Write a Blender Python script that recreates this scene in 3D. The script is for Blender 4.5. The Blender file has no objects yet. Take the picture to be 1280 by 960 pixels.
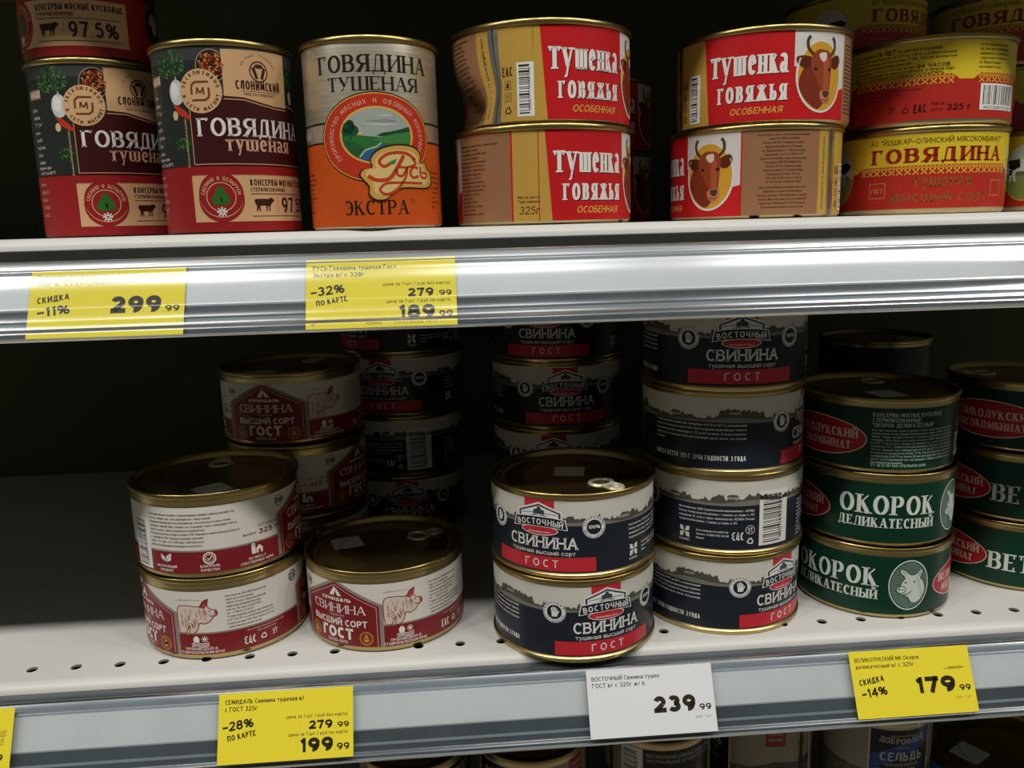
import bpy, math, random
from mathutils import Vector, Matrix
from mathutils.geometry import tessellate_polygon

# ------------------------------------------------------------------ camera, light, exposure
scene = bpy.context.scene
COL = scene.collection
U = 0.001                                   # everything below is written in millimetres
PI = math.pi
random.seed(7)

scene.view_settings.view_transform = 'Standard'
scene.view_settings.look = 'None'
scene.view_settings.exposure = 0.0
scene.view_settings.gamma = 1.0
scene.view_settings.use_curve_mapping = False

CAM_D, CAM_H = 440.43, 249.8
YAW, PITCH, ROLL, FOCAL = 0.067054, 0.187085, -0.027876, 28.912
fwd = Vector((math.sin(YAW) * math.cos(PITCH), math.cos(YAW) * math.cos(PITCH), -math.sin(PITCH)))
rgt = Vector((math.cos(YAW), -math.sin(YAW), 0))
upv = rgt.cross(fwd)
r2 = rgt * math.cos(ROLL) + upv * math.sin(ROLL)
u2 = upv * math.cos(ROLL) - rgt * math.sin(ROLL)
cam = bpy.data.cameras.new('camera')
cam.sensor_width = 36.0
cam.lens = FOCAL
cam.clip_start = 0.01
cam_ob = bpy.data.objects.new('camera', cam)
COL.objects.link(cam_ob)
m = Matrix((r2, u2, -fwd)).transposed().to_4x4()
m.translation = Vector((0, -CAM_D * U, CAM_H * U))
cam_ob.matrix_world = m
scene.camera = cam_ob

world = bpy.data.worlds.new('shop_air')
scene.world = world
world.use_nodes = True
bg = world.node_tree.nodes['Background']
bg.inputs[0].default_value = (0.97, 1.0, 0.88, 1)
bg.inputs[1].default_value = 0.082

LAMP_W = 17.0
for k, lx in enumerate((-2700, -1730, -770, 200, 1170, 2140, 3100)):
    ld = bpy.data.lights.new('ceiling_lamp', 'AREA')
    ld.shape = 'RECTANGLE'
    ld.size, ld.size_y = 0.44, 0.13
    ld.energy = LAMP_W
    ld.color = (1.0, 0.985, 0.955)
    lo = bpy.data.objects.new('ceiling_lamp', ld)
    lo.location = (lx * U, -1.10, 2.20)
    lo.rotation_euler = (math.radians(24), 0, 0)
    COL.objects.link(lo)

# ------------------------------------------------------------------ materials
def lin(h):
    h = h.lstrip('#')
    o = []
    for i in (0, 2, 4):
        c = int(h[i:i + 2], 16) / 255
        o.append(c / 12.92 if c <= .04045 else ((c + .055) / 1.055) ** 2.4)
    return (*o, 1)

MATS = {}
def ink(h, rough=.32, spec=.3):
    key = (h, rough, spec)
    if key not in MATS:
        mt = bpy.data.materials.new('print_' + h.strip('#'))
        mt.use_nodes = True
        b = mt.node_tree.nodes['Principled BSDF']
        b.inputs['Base Color'].default_value = lin(h)
        b.inputs['Roughness'].default_value = rough
        b.inputs['Specular IOR Level'].default_value = spec
        MATS[key] = mt
    return MATS[key]

def metal(name, h, rough, scale=(3, 3, 300), amount=.12):
    mt = bpy.data.materials.new(name)
    mt.use_nodes = True
    nt = mt.node_tree
    b = nt.nodes['Principled BSDF']
    b.inputs['Metallic'].default_value = 1
    b.inputs['Base Color'].default_value = lin(h)
    tc = nt.nodes.new('ShaderNodeTexCoord')
    mp = nt.nodes.new('ShaderNodeMapping')
    mp.inputs['Scale'].default_value = scale
    nz = nt.nodes.new('ShaderNodeTexNoise')
    nz.inputs['Scale'].default_value = 6
    mr = nt.nodes.new('ShaderNodeMapRange')
    mr.inputs['To Min'].default_value = max(.03, rough - amount)
    mr.inputs['To Max'].default_value = rough + amount
    nt.links.new(tc.outputs['Object'], mp.inputs[0])
    nt.links.new(mp.outputs[0], nz.inputs[0])
    nt.links.new(nz.outputs[0], mr.inputs[0])
    nt.links.new(mr.outputs[0], b.inputs['Roughness'])
    return mt

def paint(name, h, rough, h2=None, scale=8, spec=.5):
    mt = bpy.data.materials.new(name)
    mt.use_nodes = True
    nt = mt.node_tree
    b = nt.nodes['Principled BSDF']
    b.inputs['Roughness'].default_value = rough
    b.inputs['Specular IOR Level'].default_value = spec
    nz = nt.nodes.new('ShaderNodeTexNoise')
    nz.inputs['Scale'].default_value = scale
    nz.inputs['Detail'].default_value = 5
    cr = nt.nodes.new('ShaderNodeValToRGB')
    cr.color_ramp.elements[0].position = .35
    cr.color_ramp.elements[1].position = .7
    cr.color_ramp.elements[0].color = lin(h2 or h)
    cr.color_ramp.elements[1].color = lin(h)
    tc = nt.nodes.new('ShaderNodeTexCoord')
    nt.links.new(tc.outputs['Object'], nz.inputs[0])
    nt.links.new(nz.outputs[0], cr.inputs[0])
    nt.links.new(cr.outputs[0], b.inputs['Base Color'])
    return mt

M_GOLD = metal('gold_tinplate', '#bca873', .31)
M_GOLDLID = metal('gold_lid', '#a8925a', .30, (9, 9, 9), .06)
M_PALEGOLD = metal('pale_gold_tinplate', '#cbb88a', .36)
M_SILVER = metal('silver_tinplate', '#dcd2ba', .38)
M_SILVER.node_tree.nodes['Principled BSDF'].inputs['Metallic'].default_value = .88
M_STEEL = metal('bare_steel', '#c8c4b8', .26, (3, 3, 20), .06)
M_TAB = metal('bright_tab', '#d8cfb4', .38)
M_TAB.node_tree.nodes['Principled BSDF'].inputs['Metallic'].default_value = .55
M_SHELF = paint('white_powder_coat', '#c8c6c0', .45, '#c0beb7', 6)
M_SHELFSHADE = paint('shelf_shade_grey', '#85857a', .5, '#7c7c72', 8)  # grey stands in for shade on flange, underside and hole walls
M_BACK = paint('back_panel_shade', '#54593a', .8, '#4a4f33', 5)  # dark olive paints in the deep shade at the back of the shelves
M_FLOOR = paint('floor_tile', '#8f8a80', .3, '#858076', 3)
M_RAILW = paint('white_rail_plastic', '#c5c8c6', .35, '#bdc0be', 20)
M_RAILG = paint('grey_rail_plastic', '#7d858a', .25, '#737b80', 20)
M_RAILSHADE = paint('rail_shade_dark', '#4c5356', .2, '#3f4649', 25)  # dark tone imitates shade behind clear plastic and in the lip gap
M_STICKER = paint('white_sticker', '#e6e6e2', .5, '#dadad6', 90)

def clear_plastic():
    mt = bpy.data.materials.new('clear_rail_cover')
    mt.use_nodes = True
    nt = mt.node_tree
    nt.nodes.remove(nt.nodes['Principled BSDF'])
    out = nt.nodes['Material Output']
    tr = nt.nodes.new('ShaderNodeBsdfTransparent')
    tr.inputs[0].default_value = (.95, .97, .98, 1)
    gl = nt.nodes.new('ShaderNodeBsdfGlossy')
    gl.inputs['Roughness'].default_value = .24
    fr = nt.nodes.new('ShaderNodeFresnel')
    fr.inputs[0].default_value = 1.55
    mx = nt.nodes.new('ShaderNodeMixShader')
    nt.links.new(fr.outputs[0], mx.inputs[0])
    nt.links.new(tr.outputs[0], mx.inputs[1])
    nt.links.new(gl.outputs[0], mx.inputs[2])
    nt.links.new(mx.outputs[0], out.inputs[0])
    return mt
M_CLEAR = clear_plastic()
M_CLEAR_IN = bpy.data.materials.new('clear_rail_cover_inside')
M_CLEAR_IN.use_nodes = True
_nt = M_CLEAR_IN.node_tree
_nt.nodes.remove(_nt.nodes['Principled BSDF'])
_tb = _nt.nodes.new('ShaderNodeBsdfTransparent')
_nt.links.new(_tb.outputs[0], _nt.nodes['Material Output'].inputs[0])

# ------------------------------------------------------------------ object helpers
def link(o):
    COL.objects.link(o)
    return o

def tag(o, label, cat, group=None):
    o['label'] = label
    o['category'] = cat
    if group:
        o['group'] = group
    return o

def thing(name, label, cat, loc, rz=0, group=None):
    o = link(bpy.data.objects.new(name, None))
    o.empty_display_size = .01
    o.location = Vector(loc) * U
    o.rotation_euler = (0, 0, rz)
    return tag(o, label, cat, group)

def child(name, me, parent, loc=(0, 0, 0), rz=0):
    o = link(bpy.data.objects.new(name, me))
    o.parent = parent
    o.location = Vector(loc) * U
    o.rotation_euler = (0, 0, rz)
    return o

def mesh_from(name, verts, faces, mats, fm=None, sharp=35):
    me = bpy.data.meshes.new(name)
    me.from_pydata([Vector(v) * U for v in verts], [], faces)
    for mt in mats:
        me.materials.append(mt)
    if fm:
        me.polygons.foreach_set('material_index', fm)
    me.polygons.foreach_set('use_smooth', [True] * len(me.polygons))
    me.update()
    me.set_sharp_from_angle(angle=math.radians(sharp))
    return me

SEG = 128
def lathe(profile, mats, fm=None, deform=None, sharp=35, closed=False):
    """profile: (r, z) from the bottom centre outwards and up; one material index per profile segment"""
    V, F, M = [], [], []
    rows = []
    for r, z in profile:
        if r < 1e-6:
            rows.append([len(V)]); V.append((0, 0, z))
        else:
            rows.append(list(range(len(V), len(V) + SEG)))
            for k in range(SEG):
                a = 2 * PI * k / SEG
                V.append((r * math.sin(a), -r * math.cos(a), z))
    n = len(rows)
    for i in range(n if closed else n - 1):
        A, B = rows[i], rows[(i + 1) % n]
        for k in range(SEG):
            k2 = (k + 1) % SEG
            if len(A) == 1:
                F.append((A[0], B[k2], B[k]))
            elif len(B) == 1:
                F.append((A[k], A[k2], B[0]))
            else:
                F.append((A[k], A[k2], B[k2], B[k]))
            M.append(fm[i] if fm else 0)
    if deform:
        V = [deform(*v) for v in V]
    return V, F, M

# ------------------------------------------------------------------ stroke lettering
# each glyph: width, strokes (kind, points) in a unit box, serif spots, bar-tick spots.
# k = thick stroke, n = thin stroke, a = elliptical arc (cx cy rx ry from to, degrees)
G = {}
def g(ch, w, strokes, serifs='', ticks=''):
    S = []
    for s in strokes.split(';'):
        s = s.strip()
        kind, nums = s[0], [float(x) for x in s[1:].split()]
        if kind == 'a':
            cx, cy, rx, ry, a0, a1 = nums
            n = max(6, int(abs(a1 - a0) / 18))
            S.append(('a', [(cx + rx * math.cos(math.radians(a0 + (a1 - a0) * i / n)), cy + ry * math.sin(math.radians(a0 + (a1 - a0) * i / n))) for i in range(n + 1)]))
        else:
            S.append((kind, [(nums[i], nums[i + 1]) for i in range(0, len(nums), 2)]))
    P = lambda t: [tuple(float(v) for v in q.split(',')) for q in t.split()] if t else []
    G[ch] = (w, S, P(serifs), P(ticks))
g('А', .74, 'n0 0 .5 1;k.5 1 1 0;n.2 .34 .8 .34', '0,0 1,0')
g('Б', .62, 'k0 0 0 1;n0 1 .9 1;n0 .56 .55 .56;a.55 .28 .45 .28 90 -90;n.55 0 0 0', '0,0 0,1', '.9,1,-1')
g('В', .64, 'k0 0 0 1;n0 1 .5 1;a.5 .77 .4 .23 90 -90;n.5 .54 0 .54;a.52 .27 .48 .27 90 -90;n.52 0 0 0', '0,0 0,1')
g('Г', .56, 'k0 0 0 1;n0 1 1 1', '0,0 0,1', '1,1,-1')
g('Д', .76, 'n.3 1 .14 0;k.8 0 .8 1;n.3 1 .8 1;n0 0 1 0;n0 0 0 -.2;n1 0 1 -.2')
g('Е', .56, 'k0 0 0 1;n0 1 1 1;n0 .52 .85 .52;n0 0 1 0', '0,0 0,1', '1,1,-1 1,0,1')
g('Ж', .98, 'k.5 0 .5 1;n0 1 .5 .5;k.4 .56 0 0;n1 1 .5 .5;k.6 .56 1 0', '.5,0 .5,1 0,0 1,0')
g('З', .56, 'a.45 .75 .48 .25 150 -90;n.45 .52 .3 .52;a.45 .26 .55 .26 90 -150')
g('И', .70, 'k0 0 0 1;k1 0 1 1;n0 .05 1 .95', '0,0 0,1 1,0 1,1')
g('Й', .70, 'k0 0 0 1;k1 0 1 1;n0 .05 1 .95;a.5 1.32 .26 .16 180 360', '0,0 0,1 1,0 1,1')
g('К', .66, 'k0 0 0 1;n.02 .46 .95 1;k.3 .62 1 0', '0,0 0,1 1,0')
g('Л', .70, 'n.3 1 .2 .3 0 0;k1 0 1 1;n.3 1 1 1', '1,0 0,0')
g('М', .84, 'n0 0 .06 1;k.06 1 .5 .12;n.5 .12 .94 1;k.94 1 1 0', '0,0 1,0')
g('Н', .70, 'k0 0 0 1;k1 0 1 1;n0 .52 1 .52', '0,0 0,1 1,0 1,1')
g('О', .76, 'a.5 .5 .5 .5 90 450')
g('П', .70, 'k0 0 0 1;k1 0 1 1;n0 1 1 1', '0,0 0,1 1,0 1,1')
g('Р', .60, 'k0 0 0 1;n0 1 .5 1;a.5 .73 .5 .27 90 -90;n.5 .46 0 .46', '0,0 0,1')
g('С', .62, 'a.6 .5 .6 .5 50 310', '', '.9,.93,-1')
g('Т', .64, 'k.5 0 .5 1;n0 1 1 1', '.5,0', '0,1,-1 1,1,-1')
g('У', .68, 'k0 1 .5 .35;n1 1 .5 .3 .3 .02 .1 .02', '0,1 1,1')
g('Ф', .84, 'k.5 -.06 .5 1.06;a.5 .5 .5 .34 90 450')
g('Х', .68, 'k0 1 1 0;n0 0 1 1', '0,0 1,0 0,1 1,1')
g('Ц', .72, 'k0 0 0 1;k.88 0 .88 1;n0 0 1.04 0 1.04 -.2', '0,1 .88,1')
g('Ч', .64, 'k0 1 0 .6;a.4 .6 .4 .2 180 270;n.4 .4 1 .44;k1 0 1 1', '0,1 1,0 1,1')
g('Ш', .98, 'k0 0 0 1;k.5 0 .5 1;k1 0 1 1;n0 0 1 0', '0,1 .5,1 1,1')
g('Щ', 1.0, 'k0 0 0 1;k.46 0 .46 1;k.92 0 .92 1;n0 0 1.04 0 1.04 -.2')
g('Ъ', .70, 'n0 1 .25 1;k.25 0 .25 1;n.25 .55 .65 .55;a.65 .275 .35 .275 90 -90;n.65 0 .25 0')
g('Ы', .86, 'k0 0 0 1;n0 .55 .35 .55;a.35 .275 .3 .275 90 -90;n.35 0 0 0;k1 0 1 1', '0,1 1,0 1,1')
g('Ь', .58, 'k0 0 0 1;n0 .55 .5 .55;a.5 .275 .5 .275 90 -90;n.5 0 0 0', '0,0 0,1')
g('Э', .62, 'a.4 .5 .6 .5 130 -130;n.3 .52 1 .52', '', '.1,.93,-1')
g('Ю', .98, 'k0 0 0 1;n0 .5 .35 .5;a.67 .5 .33 .5 90 450')
g('Я', .66, 'k1 0 1 1;n1 1 .5 1;a.5 .73 .5 .27 90 270;n.5 .46 1 .46;k.55 .46 0 0', '1,0 1,1 0,0')
g('а', .60, 'a.44 .7 .5 .3 150 0;k.94 .7 .94 0;n.94 .56 .45 .52;a.45 .26 .45 .26 90 270;n.45 0 .94 .12', '1,0')
g('е', .64, 'n.02 .52 1 .55;a.5 .5 .5 .5 5 318')
g('у', .64, 'k0 1 .5 .08;n1 1 .5 .08 .3 -.4 .05 -.45', '0,1 1,1')
g('р', .64, 'k0 -.45 0 1;a.45 .5 .5 .5 150 -150', '0,-.45')
g('б', .64, 'a.5 .36 .5 .36 90 450;n0 .4 .06 1 .3 1.22 .95 1.4')
g('ф', .90, 'k.5 -.4 .5 1.4;a.5 .5 .5 .5 90 450')
g('0', .62, 'a.5 .5 .5 .5 90 450')
g('1', .36, 'k.85 0 .85 1;n.85 1 0 .8')
g('2', .60, 'a.48 .7 .48 .3 165 -35;n.88 .53 0 0;n0 0 1 0')
g('3', .60, 'a.45 .76 .46 .24 155 -90;a.45 .26 .53 .26 90 -155')
g('4', .66, 'k.78 0 .78 1;n.78 1 0 .28;n0 .28 1 .28')
g('5', .60, 'n.9 1 .16 1;n.16 1 .1 .55;a.46 .32 .54 .32 130 -145')
g('6', .62, 'a.5 .31 .5 .31 90 450;a.6 .4 .6 .6 175 80')
g('7', .58, 'n0 1 1 1;k1 1 .35 0')
g('8', .62, 'a.5 .76 .43 .24 90 450;a.5 .27 .5 .27 90 450')
g('9', .62, 'a.5 .69 .5 .31 90 450;a.4 .6 .6 .6 -5 -100')
g('%', .92, 'a.2 .76 .2 .24 90 450;a.8 .24 .2 .24 90 450;n.15 0 .85 1')
g('.', .12, 'k.5 0 .5 .09')
g(',', .12, 'k.5 .09 .3 -.16')
g('-', .5, 'n0 .42 1 .42')
g('/', .44, 'n0 -.05 1 1.05')
g('(', .26, 'a1.1 .5 1 .65 125 235')
g(')', .26, 'a-.1 .5 1 .65 55 -55')
g(':', .12, 'k.5 0 .5 .1;k.5 .55 .5 .65')
g('"', .26, 'n0 .75 0 1.05;n1 .75 1 1.05')
g('+', .56, 'n0 .5 1 .5;n.5 .15 .5 .85')
g('°', .26, 'a.5 .85 .5 .15 90 450')
g('•', .20, 'k.5 .4 .5 .6')
SMALL = 'вгджзийклмнопстхцчшщъыьэюя'

def ribbon(pts, wd, closed=False):
    """quads along a polyline; wd = width at each point"""
    n = len(pts)
    L, R = [], []
    for i in range(n):
        if closed:
            p0, p1 = pts[(i - 1) % n], pts[(i + 1) % n]
        else:
            p0, p1 = pts[max(0, i - 1)], pts[min(n - 1, i + 1)]
        x, y = pts[i]
        def nrm(a, b):
            dx, dy = b[0] - a[0], b[1] - a[1]
            l = math.hypot(dx, dy) or 1
            return -dy / l, dx / l
        if p0 == (x, y):
            nx, ny = nrm((x, y), p1); k = 1
        elif p1 == (x, y):
            nx, ny = nrm(p0, (x, y)); k = 1
        else:
            a, b = nrm(p0, (x, y)), nrm((x, y), p1)
            nx, ny = a[0] + b[0], a[1] + b[1]
            l = math.hypot(nx, ny) or 1
            nx, ny = nx / l, ny / l
            k = min(1.8, 1 / max(.3, nx * a[0] + ny * a[1]))
        h = wd[i] / 2 * k
        L.append((x + nx * h, y + ny * h))
        R.append((x - nx * h, y - ny * h))
    Q = []
    for i in range(n if closed else n - 1):
        j = (i + 1) % n
        Q.append([R[i], R[j], L[j], L[i]])
    return Q

def smooth(pts, closed=True, n=4):
    o, m = [], len(pts)
    for i in range(m if closed else m - 1):
        p = [pts[(i + d) % m] if closed else pts[max(0, min(m - 1, i + d))] for d in (-1, 0, 1, 2)]
        for k in range(n):
            t = k / n
            o.append(tuple(.5 * (2 * b + (c - a) * t + (2 * a - 5 * b + 4 * c - d) * t * t + (3 * b - a - 3 * c + d) * t ** 3) for a, b, c, d in zip(*p)))
    if not closed: o.append(pts[-1])
    return o

def text_polys(s, h, wt=.13, thin=None, serif=0, wide=1.0, space=.13, small=.74):
    """lettering as convex polygons, cap height h, origin at the left of the base line; returns polys, width"""
    thin = wt if thin is None else thin
    out, x = [], 0
    for ch in s:
        if ch == ' ':
            x += h * .36 * wide
            continue
        sc, c = 1.0, ch
        if ch in SMALL:
            c, sc = ch.upper(), small
        elif ch in 'аеурбф':
            sc = small
        if c not in G:
            continue
        w, S, ser, tk = G[c]
        hh = h * sc
        W, T, t = w * hh * wide * (1 if sc == 1 else 1.08), wt * h, thin * h
        ins = min(T, W * .45)
        mx = lambda px: x + ins / 2 + px * (W - ins)
        my = lambda py: t / 2 + py * (hh - t)
        for kind, P in S:
            Q = [(mx(a), my(b)) for a, b in P]
            if kind == 'a':
                wd, nq = [], len(Q)
                for i in range(nq):
                    a, b = Q[max(0, i - 1)], Q[min(nq - 1, i + 1)]
                    dx, dy = abs(b[0] - a[0]), abs(b[1] - a[1])
                    wd.append(t + (T - t) * dy / (math.hypot(dx, dy) or 1))
                if math.hypot(Q[0][0] - Q[-1][0], Q[0][1] - Q[-1][1]) < 1e-6:
                    out += ribbon(Q[:-1], wd[:-1], True)
                else:
                    out += ribbon(Q, wd)
            else:
                ww = min(T, ins) if kind == 'k' else t
                if kind == 'k':          # upright ends reach the full height
                    Q2 = []
                    for i, (a, b) in enumerate(Q):
                        if i in (0, len(Q) - 1):
                            if abs(P[i][1]) < 1e-6: b -= t / 2
                            elif abs(P[i][1] - 1) < 1e-6: b += t / 2
                        Q2.append((a, b))
                    Q = Q2
                elif kind == 'n' and len(Q) == 2 and abs(Q[0][1] - Q[1][1]) < 1e-6:
                    e0, e1 = (ins / 2 if P[0][0] < .01 else 0), (ins / 2 if P[1][0] > .99 else 0)
                    Q = [(Q[0][0] - e0, Q[0][1]), (Q[1][0] + e1, Q[1][1])]
                out += ribbon(Q, [ww] * len(Q))
        if serif:
            sl, st = serif * h, max(t * .8, .05 * h)
            for a, b in ser:
                cx, cy = mx(a), my(b)
                y0 = (cy - t / 2) if b < .5 else (cy + t / 2 - st)
                hw = ins / 2 + sl
                out.append([(cx - hw, y0), (cx + hw, y0), (cx + hw, y0 + st), (cx - hw, y0 + st)])
            for a, b, dr in tk:
                cx, cy = mx(a), my(b)
                tl, tw = sl * 2.2, max(t * .9, .06 * h)
                y0, y1 = sorted((cy + dr * tl, cy - dr * t / 2))
                out.append([(cx - tw / 2, y0), (cx + tw / 2, y0), (cx + tw / 2, y1), (cx - tw / 2, y1)])
        x += W + h * space
    return out, max(.001, x - h * space)

# ------------------------------------------------------------------ flat artwork that is wrapped on a can or laid on a card
class Art:
    STEP = .035
    def __init__(self):
        self.p = []                       # (points, level, material)
    def add(self, polys, color, lv, rough=.32):
        mt = ink(color, rough) if isinstance(color, str) else color
        for q in polys:
            self.p.append((q, lv, mt))
    def rect(self, x0, x1, y0, y1, color, lv=1, **k):
        self.add([[(x0, y0), (x1, y0), (x1, y1), (x0, y1)]], color, lv, **k)
    def poly(self, pts, color, lv=1, **k):
        tr = tessellate_polygon([[Vector((a, b, 0)) for a, b in pts]])
        out = []
        for t in tr:
            q = [pts[i] for i in t]
            ar = (q[1][0] - q[0][0]) * (q[2][1] - q[0][1]) - (q[2][0] - q[0][0]) * (q[1][1] - q[0][1])
            if abs(ar) < 1e-9: continue
            out.append(q if ar > 0 else q[::-1])
        self.add(out, color, lv, **k)
    def ell(self, cx, cy, rx, ry, color, lv=1, n=36, **k):
        self.add([[(cx + rx * math.cos(2 * PI * i / n), cy + ry * math.sin(2 * PI * i / n)) for i in range(n)]], color, lv, **k)
    def ring(self, cx, cy, rx, ry, wd, color, lv=2, a0=0, a1=360, **k):
        n = max(8, int(abs(a1 - a0) / 9))
        pts = [(cx + rx * math.cos(math.radians(a0 + (a1 - a0) * i / n)), cy + ry * math.sin(math.radians(a0 + (a1 - a0) * i / n))) for i in range(n + 1)]
        if abs(a1 - a0) >= 360:
            self.add(ribbon(pts[:-1], [wd] * n, True), color, lv, **k)
        else:
            self.add(ribbon(pts, [wd] * (n + 1)), color, lv, **k)
    def line(self, pts, wd, color, lv=2, **k):
        self.add(ribbon(pts, [wd] * len(pts)), color, lv, **k)
    def text(self, s, x, y, h, color, lv=3, align='c', width=None, rot=0, wt=.14, thin=None, serif=0, space=.13, wide=1.0, shear=0, slope=0, small=.74, **k):
        if width:                          # widen or narrow the letters, not their strokes
            w1, w2 = text_polys(s, h, wt, thin, 0, 1.0, space, small)[1], text_polys(s, h, wt, thin, 0, 2.0, space, small)[1]
            if w2 - w1 > 1e-6:
                wide = max(.5, min(3, 1 + (width - w1) / (w2 - w1)))
        P, w = text_polys(s, h, wt, thin, serif, wide, space, small)
        f = (width / w) if width else 1
        ww = w * f
        ox = {'l': 0, 'c': -ww / 2, 'r': -ww}[align]
        c, sn = math.cos(math.radians(rot)), math.sin(math.radians(rot))
        out = []
        for q in P:
            z = []
            for a, b in q:
                a2 = a * f + ox + shear * b
                z.append((x + a2 * c - b * sn, y + a2 * sn + b * c + slope * a2))
            out.append(z)
        self.add(out, color, lv, **k)
    def arc_text(self, s, cx, cy, rx, ry, mid, span, h, color, lv=3, inside=False, **kw):
        """letters spread along an ellipse; mid/span in degrees; inside = read from below"""
        n = len(s)
        for i, ch in enumerate(s):
            f = (i / max(1, n - 1) - .5)
            a = mid + (span * f if inside else -span * f)
            ca, sa = math.cos(math.radians(a)), math.sin(math.radians(a))
            rot = a + 90 if inside else a - 90
            if ch != ' ':
                self.text(ch, cx + rx * ca, cy + ry * sa, h, color, lv, rot=rot, **kw)
    def lines(self, rows, x0, x1, ytop, h, lead, color, lv=3, just=True, align='l', wt=.15, slope=0):
        for i, s in enumerate(rows):
            y = ytop - i * lead - h
            if just and i < len(rows) - 1:
                self.text(s, x0, y, h, color, lv, 'l', width=x1 - x0, wt=wt, slope=slope)
            else:
                xx = {'l': x0, 'c': (x0 + x1) / 2, 'r': x1}[align]
                self.text(s, xx, y, h, color, lv, align, wide=.85, wt=wt, slope=slope)
    def barcode(self, x0, x1, y0, y1, vertical=True, bg='#dedcd4', fg='#2a2826', lv=3, digits=None):
        self.rect(x0, x1, y0, y1, bg, lv)
        rnd = random.Random(5)
        m0 = .12
        if vertical:                       # bars run across, stacked upwards
            y = y0 + (y1 - y0) * .05
            while y < y1 - (y1 - y0) * .06:
                b = rnd.choice((.35, .35, .7, 1.05))
                self.rect(x0 + (x1 - x0) * m0, x1 - (x1 - x0) * .26, y, min(y + b, y1 - .6), fg, lv + 1)
                y += b + rnd.choice((.4, .4, .75, 1.1))
            if digits:
                self.text(digits, x1 - (x1 - x0) * .2, (y0 + y1) / 2, (x1 - x0) * .14, fg, lv + 1, rot=90, width=(y1 - y0) * .8)
        else:
            x = x0 + (x1 - x0) * .06
            while x < x1 - (x1 - x0) * .06:
                b = rnd.choice((.35, .35, .7, 1.05))
                self.rect(x, min(x + b, x1 - .6), y0 + (y1 - y0) * .2, y1 - (y1 - y0) * .07, fg, lv + 1)
                x += b + rnd.choice((.4, .4, .75, 1.1))
            if digits:
                self.text(digits, (x0 + x1) / 2, y0 + (y1 - y0) * .04, (y1 - y0) * .11, fg, lv + 1, width=(x1 - x0) * .85)
    def _build(self, name, mapper, strips=None, rows=None):
        V, F, M, N = [], [], [], []
        mats, mi = [], {}
        for q, lv, mt in self.p:
            k = mi.setdefault(mt.name, len(mi))
            if k == len(mats): mats.append(mt)
            pieces = [q]
            if strips:
                us = [a for a, b in q]
                k0, k1 = math.floor(min(us) / strips + 1e-9), math.ceil(max(us) / strips - 1e-9)
                if k1 - k0 > 1:
                    pieces = []
                    for s in range(k0, k1):
                        c = clipx(clipx(q, s * strips, 1), (s + 1) * strips, -1)
                        if len(c) >= 3: pieces.append(c)
            if rows:
                out = []
                for c in pieces:
                    vs = [b for a, b in c]
                    for s in range(math.floor((min(vs) - 1) / rows), math.ceil((max(vs) - 1) / rows)):
                        d = [(b, a) for a, b in c]
                        d = clipx(clipx(d, 1 + s * rows, 1), 1 + (s + 1) * rows, -1)
                        if len(d) >= 3: out.append([(a, b) for b, a in d])
                pieces = out
            for c in pieces:
                i0 = len(V)
                for a, b in c:
                    p, n = mapper(a, b, lv)
                    V.append(p); N.append(n)
                F.append(tuple(range(i0, i0 + len(c))))
                M.append(k)
        me = bpy.data.meshes.new(name)
        me.from_pydata([Vector(v) * U for v in V], [], F)
        for mt in mats: me.materials.append(mt)
        me.polygons.foreach_set('material_index', M)
        me.polygons.foreach_set('use_smooth', [True] * len(F))
        me.update()
        me.normals_split_custom_set_from_vertices(N)
        return me
    def wrap(self, name, r, deform=None):
        def mp(u, v, lv):
            a = u / r
            rr = r + .03 + lv * self.STEP
            n = (math.sin(a), -math.cos(a), 0)
            # points between the facet corners stay on the facet
            st = 2 * PI / SEG
            k = math.floor(a / st + 1e-9)
            f = a / st - k
            p0 = (rr * math.sin(k * st), -rr * math.cos(k * st)); p1 = (rr * math.sin((k + 1) * st), -rr * math.cos((k + 1) * st))
            p = (p0[0] + (p1[0] - p0[0]) * f, p0[1] + (p1[1] - p0[1]) * f, v)
            return (deform(*p) if deform else p), n
        return self._build(name, mp, 2 * PI * r / SEG, 3.0 if deform else None)
    def flat(self, name, face):
        """face(u, v, level) -> point, normal"""
        return self._build(name, face)

def clipx(q, x, sgn):
    out, n = [], len(q)
    for i in range(n):
        a, b = q[i], q[(i + 1) % n]
        da, db = (a[0] - x) * sgn, (b[0] - x) * sgn
        if da >= -1e-9: out.append(a)
        if (da > 1e-9 and db < -1e-9) or (da < -1e-9 and db > 1e-9):
            t = da / (da - db)
            out.append((x, a[1] + (b[1] - a[1]) * t))
    return out

# ------------------------------------------------------------------ printed labels, unrolled: u along the wall, v up from the can's base
def wrap_rect(a, r, v0, v1, color, lv=0, **k):
    w = PI * r
    n = 16
    for i in range(n):
        a.rect(-w + 2 * w * i / n, -w + 2 * w * (i + 1) / n, v0, v1, color, lv, **k)

def eac(a, x, y, h, col, lv=3):
    a.text('Е', x - h * .5, y, h, col, lv, wt=.16, width=h * .36); a.text('А', x, y, h, col, lv, wt=.16, width=h * .4); a.text('С', x + h * .5, y, h, col, lv, wt=.16, width=h * .36)

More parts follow.
